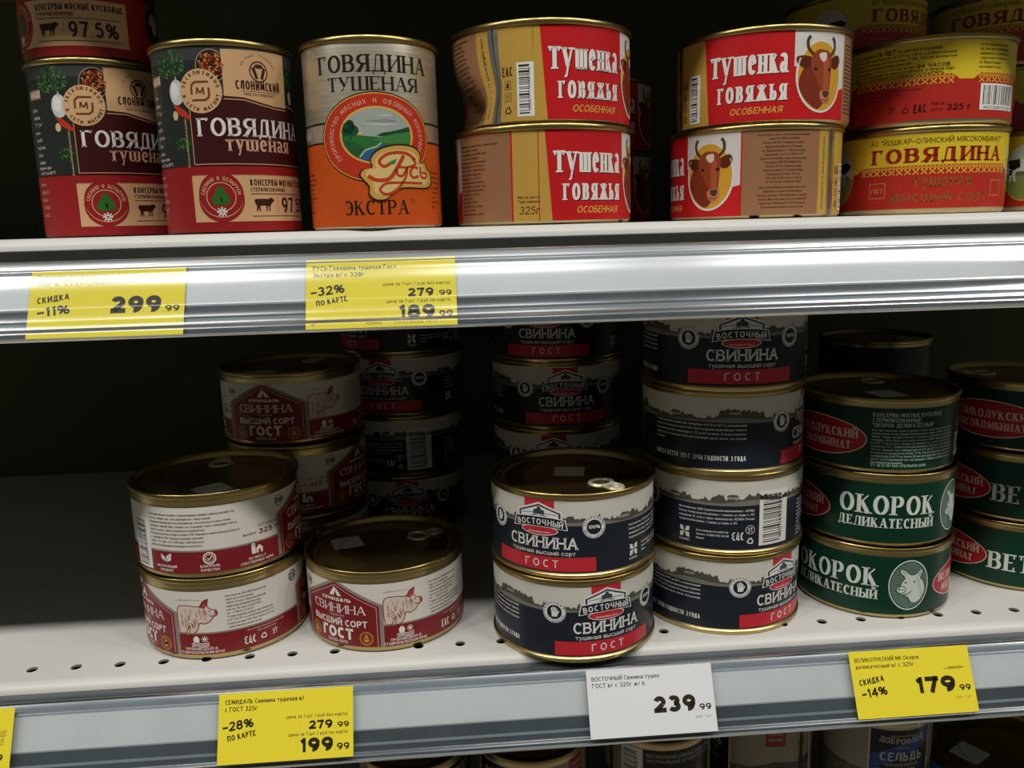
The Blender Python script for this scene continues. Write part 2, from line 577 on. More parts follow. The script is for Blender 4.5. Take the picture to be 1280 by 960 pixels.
def recycle(a, x, y, s, col, lv=3):
    for k in range(3):
        b = math.radians(90 + 120 * k); c = math.radians(90 + 120 * (k + 1))
        p0 = (x + s * math.cos(b), y + s * math.sin(b)); p1 = (x + s * math.cos(c), y + s * math.sin(c))
        q0 = (p0[0] * .85 + p1[0] * .15, p0[1] * .85 + p1[1] * .15); q1 = (p0[0] * .3 + p1[0] * .7, p0[1] * .3 + p1[1] * .7)
        a.line([q0, q1], s * .26, col, lv)
        dx, dy = p1[0] - p0[0], p1[1] - p0[1]
        a.poly([(q1[0] - dy * .16, q1[1] + dx * .16), (q1[0] + dy * .16, q1[1] - dx * .16), (q1[0] + dx * .2, q1[1] + dy * .2)][::-1], col, lv)

def cupfork(a, x, y, s, col, lv=3):
    a.line([(x - s * .7, y + s * .8), (x - s * .6, y + s * .1), (x - s * .1, y + s * .1), (x, y + s * .8)], s * .16, col, lv)
    a.line([(x - s * .35, y + s * .1), (x - s * .35, y - s * .7)], s * .16, col, lv)
    a.line([(x - s * .7, y - s * .7), (x, y - s * .7)], s * .16, col, lv)
    for d in (.25, .45, .65):
        a.line([(x + s * d, y + s * .8), (x + s * d, y + s * .3)], s * .1, col, lv)
    a.line([(x + s * .45, y + s * .3), (x + s * .45, y - s * .75)], s * .16, col, lv)

COW_SIDE = [(-1, .35), (-.92, .5), (-.3, .52), (.35, .5), (.62, .62), (.8, .6), (1, .42), (.98, .28), (.8, .2), (.7, .05), (.55, -.1), (.5, -.62), (.38, -.62),
            (.38, -.15), (.25, -.2), (.22, -.62), (.1, -.62), (.1, -.12), (-.45, -.12), (-.5, -.3), (-.42, -.62), (-.55, -.62), (-.66, -.3), (-.72, -.62), (-.85, -.62), (-.82, -.1), (-.95, .1)]
def cow_side(a, x, y, s, col, lv=3):
    a.poly([(x + p * s, y + q * s) for p, q in COW_SIDE], col, lv)

def art_navy():
    """dark navy pork label with the pale village skyline"""
    a, r = Art(), 50.2
    NAVY, CREAM, RED, W = '#1c222c', '#cbc7ba', '#c02a34', '#e0ded8'
    wrap_rect(a, r, 3.4, 46.8, NAVY, 0)
    wd = PI * r
    rnd = random.Random(3)
    n = 330
    us = [-wd + 2 * wd * i / n for i in range(n + 1)]
    wave = lambda u: 34.2 + 1.0 * math.sin(u / 13.0) + .5 * math.sin(u / 5.1 + 1)
    hts, run = [], 0
    for i in range(n + 1):
        if i % 7 == 0: run = rnd.choice((.5, 1.0, 2.2, 3.6, 1.6, 2.8, 4.2))
        hts.append(max(.2, run + rnd.uniform(-1.3, 1.2)))
    hts[-1] = hts[0]
    a.add([[(us[i], 33.2), (us[i + 1], 33.2), (us[i + 1], 46.8), (us[i], 46.8)] for i in range(0, n)], CREAM, 1)
    a.add([[(us[i], 31.6 + .4 * math.sin(us[i] / 17)), (us[i + 1], 31.6 + .4 * math.sin(us[i + 1] / 17)), (us[i + 1], wave(us[i + 1])), (us[i], wave(us[i]))] for i in range(n)], '#77756a', 2)
    a.add([[(us[i], wave(us[i]) - .7), (us[i + 1], wave(us[i + 1]) - .7), (us[i + 1], wave(us[i + 1]) + hts[i + 1]), (us[i], wave(us[i]) + hts[i])] for i in range(n)], '#4d4c43', 3)
    for hx in (-98, -62, 52, 88, 150, -140):
        y = wave(hx) + 1.2
        a.rect(hx - 3.2, hx + 3.2, y, y + 1.4, '#8f8c80', 4); a.poly([(hx - 3.8, y + 1.4), (hx + 3.8, y + 1.4), (hx + 2.2, y + 2.8), (hx - 2.2, y + 2.8)], '#4a4a44', 4)
    # red stripe and the crest
    a.rect(-9.3, 9.3, 31, 46.8, RED, 4)
    house = [(-13, 33), (13, 33), (13, 39.3), (0, 44.2), (-13, 39.3)]
    big = [(x * 1.07, 33 + (y - 33) * 1.1) for x, y in house]
    a.poly(big, W, 5); a.poly(house, '#3a4350', 6); a.poly([(x * .9, 33.2 + (y - 33) * .88) for x, y in house], W, 7)
    a.poly([(-4, 40), (0, 41.9), (4, 40), (3.4, 40), (3.4, 38.2), (-3.4, 38.2), (-3.4, 40)], '#3a4350', 8)
    a.rect(-1, 1, 41.4, 42.6, '#3a4350', 8)
    for k in range(9):
        a.line([(-11 + k * 2.75, 34.6), (k * .6 - 2.4, 38)], .35, '#59616b', 8)
    a.line([(-11, 38), (-5, 38.8), (5, 38.6), (11, 38)], .4, '#59616b', 8)
    rib = [(-16.4, 29.6), (-15.2, 35.2), (-8, 36.2), (0, 36.6), (8, 36.2), (15.2, 35.2), (16.4, 29.6), (8, 30.7), (0, 31.0), (-8, 30.7)]
    a.ell(0, 28.4, 11.5, 3.0, W, 8); a.ell(0, 28.4, 11, 2.5, RED, 9)
    a.text('МЯСОКОМБИНАТ 2001 Г', 0, 26.9, 1.0, W, 10, width=14)
    a.poly([(x * 1.04, 33 + (y - 33) * 1.16) for x, y in rib], W, 10); a.poly(rib, NAVY, 11)
    a.arc_text('ВОСТОЧНЫЙ', 0, 31.8 - 72, 72, 72, 90, 20.6, 3.6, W, 12, wt=.17, width=None)
    a.text('СВИНИНА', 1.2, 17.8, 7.0, W, 4, width=42.5, wt=.15, serif=.06)
    a.text('тушеная высший сорт', 1.2, 13.9, 2.7, W, 4, width=40, wt=.13)
    a.rect(-31, 33, 4.3, 12.9, RED, 4)
    a.text('ГОСТ', .8, 6.4, 4.6, W, 5, width=20.5, wt=.14, space=.55)
    for cx, hand in ((-31, 1), (32, 0)):
        a.ell(cx, 31, 6.7, 6.7, W, 5); a.ring(cx, 31, 6.2, 6.2, .25, NAVY, 6); a.ell(cx, 31, 4.4, 4.4, NAVY, 6)
        if hand:
            a.poly([(cx - 1.6, 28.2), (cx + 1.5, 28.2), (cx + 2.3, 31), (cx + 1.2, 31.2), (cx - 1.6, 31.2)], W, 7)
            for k, (dx, hh) in enumerate(((-1.4, 33.6), (-.5, 34.3), (.4, 34.1), (1.25, 33.2))):
                a.line([(cx + dx, 30.6), (cx + dx * 1.15, hh)], .72, W, 7)
            a.line([(cx + 1.6, 29.6), (cx + 2.7, 31.9)], .7, W, 7)
            a.arc_text('ХОРОШИЕ', cx, 31, 4.9, 4.9, 90, 130, 1.1, NAVY, 7); a.arc_text('ТРАДИЦИИ', cx, 31, 5.9, 5.9, 270, 130, 1.1, NAVY, 7, inside=True)
        else:
            a.text('100%', cx, 30.1, 2.1, W, 7, width=7, wt=.2)
            a.arc_text('НАТУРАЛЬНОЕ', cx, 31, 4.9, 4.9, 90, 150, 1.1, NAVY, 7); a.arc_text('МЯСО СЫРЬЕ', cx, 31, 5.9, 5.9, 270, 140, 1.1, NAVY, 7, inside=True)
    # address block, butterfly mark, hallmarks, barcode
    a.lines(['Изготовитель: ООО «Сарапульский мясокомбинат», 427961,', 'Россия, Удмуртская Республика, г. Сарапул, ул. Азина, д. 177,', 'помещение 12, этаж 2. Адрес производства: 427964, Россия,', 'Удмуртская Республика, г. Сарапул, ул. Азина, д. 179.'], 55, 101.5, 29, 1.35, 2.6, W)
    for sx, sy in ((1, 1), (-1, 1), (1, -1), (-1, -1)):
        a.poly([(59 + sx * .2, 12.6 + sy * .2), (59 + sx * 3, 12.6 + sy * .6), (59 + sx * 3.2, 12.6 + sy * 3.6), (59 + sx * 1, 12.6 + sy * 3.2)][::(1 if sx * sy > 0 else -1)], W, 4)
    a.text('КОМОС', 59, 6.6, 1.5, W, 4, width=7)
    a.lines(['Если вопросы по качеству:', 'Звоните: 8-800-555-50-20', 'Пишите: quality komosgr'], 66.5, 86, 15.4, 1.3, 2.5, W)
    eac(a, 91.4, 9.6, 5.2, W); recycle(a, 99, 9, 2.6, W); cupfork(a, 98.8, 16.2, 2, W); a.ring(98.8, 16.2, 2.7, 2.7, .3, W, 3)
    a.barcode(104.5, 125.5, 5.5, 40, True, digits='4607149350452')
    a.lines(['Состав: свинина,', 'шпик, лук репчатый,', 'соль, перец черный,', 'лист лавровый.', 'Пищевая ценность', 'на 100 г продукта:', 'белок - 13 г,', 'жир - 33 г.', 'Энергетическая', 'ценность 350 ккал'], 138, 166, 29, 1.35, 2.45, W, just=False)
    a.lines(['ИНФОРМАЦИЯ О', 'продукте и дата', 'изготовления на', 'крышке банки'], 170, 194, 29, 1.5, 2.9, W, just=False)
    # storage note
    a.lines(['Условия хранения: хранить при температуре от 0 °С до 20 °С и относительной', 'влажности воздуха не более 75%. После вскрытия банки продукт хранить', 'в холодильнике при температуре от 2°С до 6°С не более 12 часов в пределах', 'общего срока годности. Дату изготовления: число, месяц, год указаны', 'на крышке.'], -113.5, -55, 31, 1.4, 2.65, W)
    a.text('МАССА НЕТТО: 325 Г, СРОК ГОДНОСТИ: 3 ГОДА', -113.5, 8.6, 3.0, W, 3, 'l', width=58.5, wt=.17)
    return a.wrap('navy_label', r)

def pig_side(a, x, y, s, lv=3):
    """half pig seen from the side, head to the right, engraved in dark red"""
    P, O, E = '#d2bfb0', '#8c3638', '#a34446'
    body = [(-1.1, -.8), (-1.12, .45), (-.55, .62), (.05, .55), (.3, .75), (.52, .95), (.5, .6), (.68, .38), (.95, .3), (.98, .05), (.78, -.05), (.62, -.28), (.3, -.42), (.05, -.38), (-.1, -.75), (-.3, -.95), (-.52, -.95), (-.5, -.5), (-.72, -.9), (-.9, -.95)]
    q = smooth([(x + p * s, y + t * s) for p, t in body])
    a.poly(q, P, lv)
    a.line(q + [q[0]], s * .045, O, lv + 1)
    a.poly([(x + p * s, y + t * s) for p, t in ((.08, .5), (.28, .86), (.6, 1.0), (.52, .62), (.34, .42))], E, lv + 1)
    a.poly([(x + p * s, y + t * s) for p, t in ((.86, .3), (.98, .3), (1.0, .04), (.86, .06))], E, lv + 1)
    a.ell(x + .6 * s, y + .28 * s, s * .04, s * .04, O, lv + 2, n=10)
    a.line([(x + .9 * s, y + .02 * s), (x + .66 * s, y - .02 * s), (x + .58 * s, y + .06 * s)], s * .04, O, lv + 2)
    rnd = random.Random(4)
    for k in range(46):
        px, py = rnd.uniform(-1.0, .45), rnd.uniform(-.55, .5)
        if px > .1 and py < -.3: continue
        a.line([(x + px * s, y + py * s), (x + (px + .06) * s, y + (py - .16) * s), (x + (px + .03) * s, y + (py - .26) * s)], s * .022, O, lv + 1)

def art_maroon():
    """white and maroon pork label with the maroon house-shaped badge"""
    a, r = Art(), 50.1
    WH, MA, W, GR = '#d6d0c4', '#7c1f22', '#e6e0d6', '#8d8078'
    wrap_rect(a, r, 4.0, 44.2, WH, 0)
    wrap_rect(a, r, 4.0, 17.2, MA, 1)
    wrap_rect(a, r, 17.2, 18.2, GR, 1)
    for c in (0, 139):
        hx = [(-28, 4), (28, 4), (28, 30), (0, 44.2), (-28, 30)]
        big = [(-30.4, 4), (30.4, 4), (30.4, 30.8), (4, 44.2), (-4, 44.2), (-30.4, 30.8)]
        a.poly([(c + x, y) for x, y in big], GR, 2); a.poly([(c + x, y) for x, y in hx], MA, 3)
        a.line([(c - 26.4, 4.2), (c - 26.4, 29.2), (c, 42.4), (c + 26.4, 29.2), (c + 26.4, 4.2)], .35, '#c9a9a4', 4)
        a.poly([(c - 4.4, 35.4), (c - 1.2, 35.4), (c + 1, 39.6), (c - .4, 41.2)], W, 4); a.poly([(c + 1.2, 40), (c + 4.6, 35.4), (c + 1.6, 35.4), (c + .6, 37.6)][::-1], W, 4)
        a.text('семидаль', c, 32.0, 3.0, W, 4, width=22, wt=.2)
        a.text('СВИНИНА', c, 24.6, 5.5, W, 4, width=39.5, wt=.14, thin=.07, serif=.09)
        a.text('тушеная', c, 22.2, 1.7, '#c79f97', 4, width=11)
        a.text('ВЫСШИЙ СОРТ', c, 16.4, 4.2, W, 4, width=41, wt=.19)
        a.text('ГОСТ', c - .5, 8.0, 7.2, W, 4, width=23.5, wt=.23)
        a.text('32125-2013', c - .5, 5.2, 1.9, W, 4, width=15, wt=.16)
        for sx in (-19.5, 19.5):
            a.ell(c + sx, 9.6, 4.3, 4.3, '#7d3f22', 4); a.ring(c + sx, 9.6, 4.0, 4.0, .5, '#c98f3a', 5)
            a.poly([(c + sx - 1.6, 8.6), (c + sx + 1.6, 8.6), (c + sx, 12.6)], '#d39a3c', 6); a.ell(c + sx, 8.8, 1.6, 1.5, '#d39a3c', 6, n=16)
            a.text('ГОСТ', c + sx, 4.7, 1.0, '#c98f3a', 5, width=5)
    # pig picture and maker's address
    pig_side(a, 43.5, 28.6, 11.2, 3)
    a.poly([(30.4, 38.4), (33, 39.4), (45, 39), (47, 38.6), (40, 38.8)], '#b9a197', 2)
    a.ell(41, 13.6, 1.8, 2.4, W, 3); a.line([(41, 12), (41, 9.6)], .5, W, 3)
    for k in range(8):
        b = 2 * PI * k / 8
        a.line([(46 + 1.1 * math.cos(b), 14 + 1.1 * math.sin(b)), (46 + 2.1 * math.cos(b), 14 + 2.1 * math.sin(b))], .4, W, 3)
    a.ell(46, 14, .9, .9, W, 3, n=14)
    for k in range(3):
        a.line([(38, 11.2 - k), (41, 11.8 - k), (44, 11 - k), (48.5, 11.6 - k)], .45, W, 3)
    a.text('ПРОИЗВЕДЕНО В', 43.5, 7, 1.7, W, 3, width=19, wt=.17); a.text('СТАВРОПОЛЬСКОМ КРАЕ', 43.5, 4.7, 1.7, W, 3, width=27, wt=.17)
    a.lines(['Изготовитель: ООО «МПК «Богородский»', 'Адрес места нахождения:', '356241, Россия, Ставропольский край,', 'территория промышленная зона,', 'участок 140, дом 6, 26/36 (АМЗ),', 'тел.: +7 (8652) 23-45-67', 'Условия хранения: хранить при температуре', 'от 0 °С до 20 °С и относительной влажности', 'воздуха не выше 75%. Срок годности 3 года.', 'с выделенной на крышке датой'], 60, 101, 40.6, 1.25, 2.2, '#6d6258', just=False)
    a.lines(['Дата изготовления указана на крышке банки', 'Срок годности: 3 года'], 66, 100, 16.2, 1.1, 2.0, '#d9b7b2', just=False, align='c')
    eac(a, 72, 6.6, 5, W); recycle(a, 80.5, 9, 2.4, W); cupfork(a, 88, 9.4, 2.2, W)
    a.ring(106, 39, 3.2, 3.2, .4, '#4a4038', 3); a.rect(102.4, 109.6, 37.7, 40.3, '#4a4038', 4); a.text('МЯСО', 106, 38.2, 1.5, WH, 5, width=6.2)
    # barcode, composition
    a.barcode(-126, -110.5, 5, 36.5, True, digits='4680012345671')
    a.lines(['Консервы мясные кусковые стерилизованные «Свинина тушеная высший сорт»', 'Состав: свинина, лук, соль, лавровый лист, перец черный.', 'Продукция производится на предприятии, где используется мясо птицы,', 'говядина, говяжий, яйцо, горчица, соя, сельдерей, злаки, содержащие глютен,', 'молоко, кунжут, орехи и продукты их переработки.', 'Массовая доля мяса и жира не менее 97%. Пищевая и энергетическая ценность', 'в (средняя) на 100 г продукта (средние значения):', 'белок - 15 г; жир - 33 г; 1500 кДж / 358 кДж/ккал.', 'Перед употреблением рекомендуется разогреть.'], -109, -36, 40.6, 1.35, 2.35, '#5d534a', just=False)
    a.text('ГОСТ 32125-2013', -44, 26.4, 1.7, '#4a4038', 3, 'l', width=15); a.text('МАССА НЕТТО:', -53, 22.5, 1.5, '#4a4038', 3, 'l', width=8); a.text('325 г', -43.5, 22, 3.2, '#7c2026', 3, 'l', width=13.5, wt=.2)
    for cx in (-27, 106 - 314.8):
        a.ring(cx, 38.5, 3.2, 3.2, .4, '#4a4038', 3); a.rect(cx - 3.6, cx + 3.6, 37.2, 39.8, '#4a4038', 4); a.text('МЯСО', cx, 37.7, 1.5, WH, 5, width=6.2)
    x = -99.5
    a.poly([(x, 10.6), (x - 3, 12.8), (x - 3.2, 15.8), (x - .4, 13.6)], W, 3); a.poly([(x, 10.6), (x + .6, 14.4), (x + 4, 16.4), (x + 3.4, 12)][::-1], W, 3); a.line([(x - 2, 14), (x, 10.6), (x + 2.6, 14.6)], .3, MA, 4)
    a.text('НАТУРАЛЬНЫЙ', x, 7.4, 1.6, W, 3, width=14, wt=.17); a.text('ПРОДУКТ', x, 5, 1.6, W, 3, width=9, wt=.17)
    x = -73
    a.ring(x, 13, 3.4, 3.4, .7, W, 3); a.ring(x, 13, 2.3, 2.3, .35, W, 3); a.line([(x - 1.2, 13), (x - .3, 12), (x + 1.4, 14.2)], .55, W, 4)
    a.text('КОНТРОЛЬ', x, 7.4, 1.6, W, 3, width=11, wt=.17); a.text('КАЧЕСТВА', x, 5, 1.6, W, 3, width=10.5, wt=.17)
    x = -45.5
    a.rect(x - 3.4, x - 1, 10.6, 16.2, W, 3); a.ell(x - 2.2, 16.2, 1.2, .9, W, 3, n=14); a.poly([(x - .6, 10.6), (x + 3.6, 10.6), (x + 3.6, 13.6), (x + 1.5, 15.6), (x - .6, 13.6)], W, 3); a.rect(x + .8, x + 2.2, 10.6, 12.8, MA, 4)
    a.text('ИЗ МЯСА С', x, 7.4, 1.6, W, 3, width=11, wt=.17); a.text('СОБСТВЕННЫХ ФЕРМ', x, 5, 1.6, W, 3, width=21, wt=.17)
    return a.wrap('maroon_label', r)

def pig_face(a, x, y, s, lv=3):
    P, D = '#c9cfc4', '#34483c'
    head = [(-.75, -.15), (-.62, .2), (-.45, .5), (-.75, .85), (-.7, 1.1), (-.35, .95), (-.05, .7), (.3, .75), (.62, 1.05), (.78, .85), (.62, .45), (.85, .2), (1.0, -.5), (.6, -1.15), (.1, -1.25), (-.2, -.85), (-.45, -.72), (-.75, -.6), (-.9, -.4)]
    q = smooth([(x + p * s, y + t * s) for p, t in head])
    a.poly(q, P, lv); a.line(q + [q[0]], s * .05, D, lv + 1)
    a.ell(x - .66 * s, y - .32 * s, s * .3, s * .24, '#d6dad0', lv + 1, n=18); a.ring(x - .66 * s, y - .32 * s, s * .3, s * .24, s * .05, D, lv + 2)
    a.ell(x - .76 * s, y - .32 * s, s * .05, s * .08, D, lv + 2, n=10); a.ell(x - .56 * s, y - .32 * s, s * .05, s * .08, D, lv + 2, n=10)
    a.ell(x - .38 * s, y + .18 * s, s * .07, s * .06, D, lv + 2, n=10); a.ell(x + .22 * s, y + .2 * s, s * .07, s * .06, D, lv + 2, n=10)
    a.line([(x - .6 * s, y - .68 * s), (x - .2 * s, y - .62 * s), (x + .05 * s, y - .4 * s)], s * .05, D, lv + 2)
    for k in range(10):
        t = k / 9
        a.line([(x + (.35 + .4 * t) * s, y + (.5 - 1.4 * t) * s), (x + (.5 + .42 * t) * s, y + (.35 - 1.3 * t) * s)], s * .03, '#7f8d80', lv + 2)
    a.poly([(x + p * s, y + t * s) for p, t in ((-.62, .9), (-.66, 1.04), (-.3, .84), (-.4, .6))][::-1], '#a9b2a4', lv + 1)
    a.poly([(x + p * s, y + t * s) for p, t in ((.4, .72), (.62, .98), (.7, .82), (.56, .52))][::-1], '#a9b2a4', lv + 1)

def art_green(word='ОКОРОК', sub='ДЕЛИКАТЕСНЫЙ'):
    """dark green label with white serif lettering and the red oval"""
    a, r = Art(), 48.1
    GN, RD, W = '#053322', '#a82528', '#d3d8cf'
    wrap_rect(a, r, 3.2, 41.6, GN, 0)
    if word == 'ОКОРОК':
        a.text(word, 0, 21.6, 12, W, 3, width=57.5, wt=.2, thin=.07, serif=.1)
        a.text(sub, 0, 13, 6.2, W, 3, width=58.5, wt=.2, thin=.08, serif=.09)
    else:
        a.text(word, -34, 13.4, 12, W, 3, 'l', width=66, wt=.2, thin=.07, serif=.1)
    a.ell(48.6, 23, 13, 16.6, W, 1, n=48); a.ell(48.6, 23, 12.3, 15.8, GN, 2, n=48); a.ell(48.6, 23, 11.7, 15.1, '#6f8479', 3, n=48)
    for k in range(24):
        y = 9 + k * 1.2
        w = 11.4 * math.sqrt(max(0, 1 - ((y - 23) / 15.1) ** 2))
        a.line([(48.6 - w, y), (48.6 - w * .3, y + .8), (48.6 + w * .4, y - .5), (48.6 + w, y + .3)], .42, '#2c4a3b', 4)
    pig_face(a, 49.6, 23.2, 9.6, 5)
    for c in (99, -68):
        rot = []
        a.ell(c, 21.2, 33, 12.6, '#d9b9a8', 1, n=56); a.ell(c, 21.2, 32.3, 11.9, RD, 2, n=56)
        a.text('ВЕЛИКОЛУКСКИЙ', c, 21.6, 5.4, '#dfc3b4', 3, width=55, wt=.2, thin=.09, serif=.09)
        a.text('МЯСОКОМБИНАТ', c, 14.4, 5.0, '#dfc3b4', 3, width=47, wt=.2, thin=.09, serif=.09)
    T = '#bcc7b8'
    a.text('КОНСЕРВЫ МЯСНЫЕ КУСКОВЫЕ', 134.5, 36.2, 2.5, T, 3, 'l', width=43); a.text('СТЕРИЛИЗОВАННЫЕ', 134.5, 33, 2.5, T, 3, 'l', width=28); a.text('"ОКОРОК ДЕЛИКАТЕСНЫЙ"', 134.5, 29.8, 2.5, T, 3, 'l', width=37)
    a.lines(['Состав: свинина, филе куриное сырое, вода питьевая, крахмал', 'кукурузный, соль поваренная пищевая, сахар, чеснок, животный', 'белок, перец черный и белый. Содержит аллергены: молоко, яйцо', 'горчицу. Массовая доля мяса не менее 60%. Пищевая ценность', 'в 100 г продукта: белок не менее 14 г, жир не более 18 г,', 'углеводы 1,2 г. Энергетическая ценность 215 ккал. Срок годности', '4 года. Хранить при температуре от 0 °С до 20 °С и относительной', 'влажности воздуха не более 75 %. После вскрытия хранить при', 'температуре 2-6 °С не более 24 часов в пределах срока годности.', 'Дату изготовления см. на крышке. Перед употреблением', 'рекомендуется разогреть.'], 134.5, 189, 28.6, 1.4, 2.02, T)
    a.text('ТУ 10.13.15-145-37676459-2016', 134.5, 5.0, 1.7, T, 3, 'l', width=33)
    a.barcode(196, 211, 7, 22, False)
    a.text('325 г', 203, 26, 3, T, 3, width=11)
    return a.wrap('green_label', r)

def cow_face(a, x, y, sx, sy, lv=4):
    """brown cow portrait in a yellow oval; sx, sy half sizes of the oval"""
    B, DK, LT, HN = '#8f3f22', '#5a2415', '#c07650', '#4a3a30'
    a.ell(x, y, sx, sy, '#d9d2c4', lv, n=48); a.ell(x, y, sx * .95, sy * .96, '#c9962f', lv + 1, n=48)
    S = lambda L: smooth([(x + p * sx, y + q * sy) for p, q in L], len(L) > 4)
    a.poly(S([(-.92, -.25), (-.8, .12), (-.5, .3), (.1, .1), (.2, -.6), (-.05, -.9), (-.3, -.88), (-.7, -.62)]), '#7a2f1a', lv + 2)
    a.poly(S([(-.42, .52), (-.95, .55), (-1.0, .38), (-.7, .2), (-.4, .3)]), DK, lv + 3)
    a.poly(S([(.46, .5), (.84, .62), (.96, .42), (.72, .22), (.44, .3)]), DK, lv + 3)
    a.poly(S([(-.44, .5), (-.2, .72), (.1, .74), (.36, .68), (.5, .46), (.46, .05), (.42, -.35), (.46, -.55), (.34, -.72), (.1, -.74), (-.02, -.62), (-.02, -.4), (-.22, -.05), (-.42, .2)]), B, lv + 4)
    a.poly(S([(.1, .5), (.34, .46), (.36, 0), (.34, -.4), (.12, -.42), (.1, 0)]), '#a85231', lv + 5)
    a.poly(S([(-.02, -.42), (.42, -.38), (.46, -.58), (.34, -.72), (.1, -.74), (-.03, -.6)]), LT, lv + 6)
    a.poly(S([(.1, -.42), (.36, -.4), (.38, -.52), (.26, -.6), (.12, -.55)]), HN, lv + 7)
    a.line(S([(.04, -.64), (.24, -.68), (.4, -.62)]), sx * .03, HN, lv + 7)
    a.poly(S([(-.1, .62), (.2, .66), (.22, .48), (.08, .4), (-.06, .48)]), '#d9c8b8', lv + 6)
    for ex in (-.26, .38):
        a.ell(x + ex * sx, y + .2 * sy, sx * .07, sy * .045, '#24140e', lv + 6, n=12)
    a.line(S([(-.36, .6), (-.56, .76), (-.6, .98), (-.5, 1.1)]), sx * .11, HN, lv + 5)
    a.line(S([(.44, .6), (.62, .76), (.62, .98), (.52, 1.1)]), sx * .11, HN, lv + 5)
    a.ring(x, y, sx, sy, sx * .07, '#dcd6ca', lv + 3, a0=150, a1=390)

def art_red(deform=None):
    """red stew label with brown, gold and white panels and a cow portrait"""
    a, r = Art(), 50.6
    RD, WH, BR, GD, W = '#bd1d20', '#cfccc4', '#94694a', '#ba9442', '#e4dfd6'
    P = 2 * PI * r
    for x0, first in ((0, 1), (171, 0)):
        a.add([[(x0 + 2.6, 2), (x0 + 50.8, 2), (x0 + 50.8, 49.2), (x0 - .8, 49.2)]], RD, 1)
        a.add([[(x0 - 4.6, 2), (x0 + 2.6, 2), (x0 - .8, 49.2), (x0 - 4.6, 49.2)]], GD, 1)
        # lettering with a dark edge underneath
        for dx, dy, c, lv in ((.45, -.45, '#5e1214', 2), (0, 0, W, 3)):
            k = dict(lv=lv, align='l', wt=.2, thin=.1, serif=.07, small=1.0)
            a.text('т', x0 + 3.4 + dx, 27 + dy, 11.2, c, width=6.6, **k)
            a.text('у', x0 + 10.6 + dx, 27 + dy, 10.6, c, width=6.4, **k)
            a.text('шенка', x0 + 17.9 + dx, 27 + dy, 10.2, c, width=29.2, space=.1, **k)
            a.text('говяжья', x0 + 8.6 + dx, 12.6 + dy, 8.6, c, width=38.4, space=.16, **k)
        a.text('ОСОБЕННАЯ', x0 + 16, 5.8, 3.6, '#d9a648', 3, 'l', width=28.5, wt=.15, shear=.22)
        a.rect(x0 + 50.8, x0 + 87, 2, 49.2, WH, 1)
        a.poly([(x0 + 50.8, 2), (x0 + 87, 2), (x0 + 87, 19.6), (x0 + 76, 17), (x0 + 52, 30), (x0 + 50.8, 30)], RD, 2)
        cow_face(a, x0 + 67.4, 25.0, 15.2, 19.0, 3)
    # first brown panel
    DKT = '#4c2d1c'
    a.rect(87, 133, 2, 49.2, BR, 1); a.rect(86.4, 87.2, 2, 49.2, RD, 2)
    a.lines(['Изготовлено и место нахождения: «Консервный', 'завод» ООО «МПК «ПОТАНИНО»,', 'Россия, 456 801, Челябинская область,', 'Варненский район, дер. Потанино,', 'ул. Промышленная, д. 3, Испытательная', 'лаборатория № 24, тел. 8 300-35-39', 'Дата изготовления, номер смены указаны', 'на крышке. «МПК «ПОТАНИНО» 2024,', 'Россия, 157 423, Нагорный район,', 'Заречная улица, д. 8, Остров районы,', 'Производство 3 й цех, 8-й тел.', '(351) 246-48-85, пн-пт с 9 до 18', 'ТУ 10.13.15-001-46199309-2022'], 90, 131, 46.8, 1.25, 2.15, DKT, just=False, align='c')
    a.lines(['Перед употреблением рекомендуется разогреть.', 'Бомбажные, вздутые консервы опасны.', 'Продукт содержит, сроки банка имеет, содержать', 'молоко, яйцо, сою, орехи. До и после вскрытия', 'хранить при температуре от 0 до 20 градусов.', 'После вскрытия хранить не более 24 часов'], 90, 131, 18, 1.15, 2.2, DKT, just=False, align='c')
    a.rect(133, 141, 2, 49.2, GD, 1)
    a.text('Изготовлено по ТУ, дата на крышке банки', 137.5, 25, 1.6, DKT, 2, rot=90, width=40)
    a.rect(141, 147.5, 1.2, 49.6, M_STEEL, 2); a.rect(143.6, 144.5, 1.2, 49.6, '#3a3833', 3)
    a.rect(147.5, 167, 2, 49.2, GD, 1)
    eac(a, 152.2, 24.6, 4.6, '#40301c')
    a.rect(150.2, 154.2, 18, 22.4, '#40301c', 2); a.rect(150.5, 153.9, 18.3, 22.1, GD, 3); a.poly([(151, 18.8), (153.2, 18.8), (152.8, 21.6), (151.6, 21.4)], '#40301c', 4)
    a.rect(150.2, 154.2, 12, 16.4, '#40301c', 2); a.rect(150.5, 153.9, 12.3, 16.1, GD, 3); cupfork(a, 152.2, 14.2, 1.5, '#40301c', 4)
    recycle(a, 152.3, 7.4, 2.5, '#40301c')
    a.barcode(157.6, 166.8, 4, 31, True, digits='4620777000794')
    # second brown panel and net weight strip
    a.rect(258, 299, 2, 49.2, BR, 1)
    a.lines(['Наименование: консервы мясные стерилизованные', 'кусковые «Говядина тушеная».', 'Состав: говядина, жир говяжий сырой,', 'лук репчатый, соль пищевая,', 'специи: перец черный, лист лавровый.', 'Пищевая ценность в 100 г продукта:', 'белок 15 г, жир 17 г. Энергетическая', 'ценность 213 ккал. Хранить при', 'температуре от 0 °С до 20 °С и', 'относительной влажности воздуха', 'не более 75%. Срок годности 3 года.', 'После вскрытия упаковки хранить', 'при температуре от 2 до 6 °С', 'не более 24 часов.', 'Изготовитель: ООО «МПК»', 'Адрес: 456 200, Россия, область', 'телефон +7 35-38-98', 'Номер партии совпадает с датой'], 260, 297, 44, 1.2, 2.15, DKT, just=False)
    a.rect(298.4, 299.4, 2, 49.2, RD, 2)
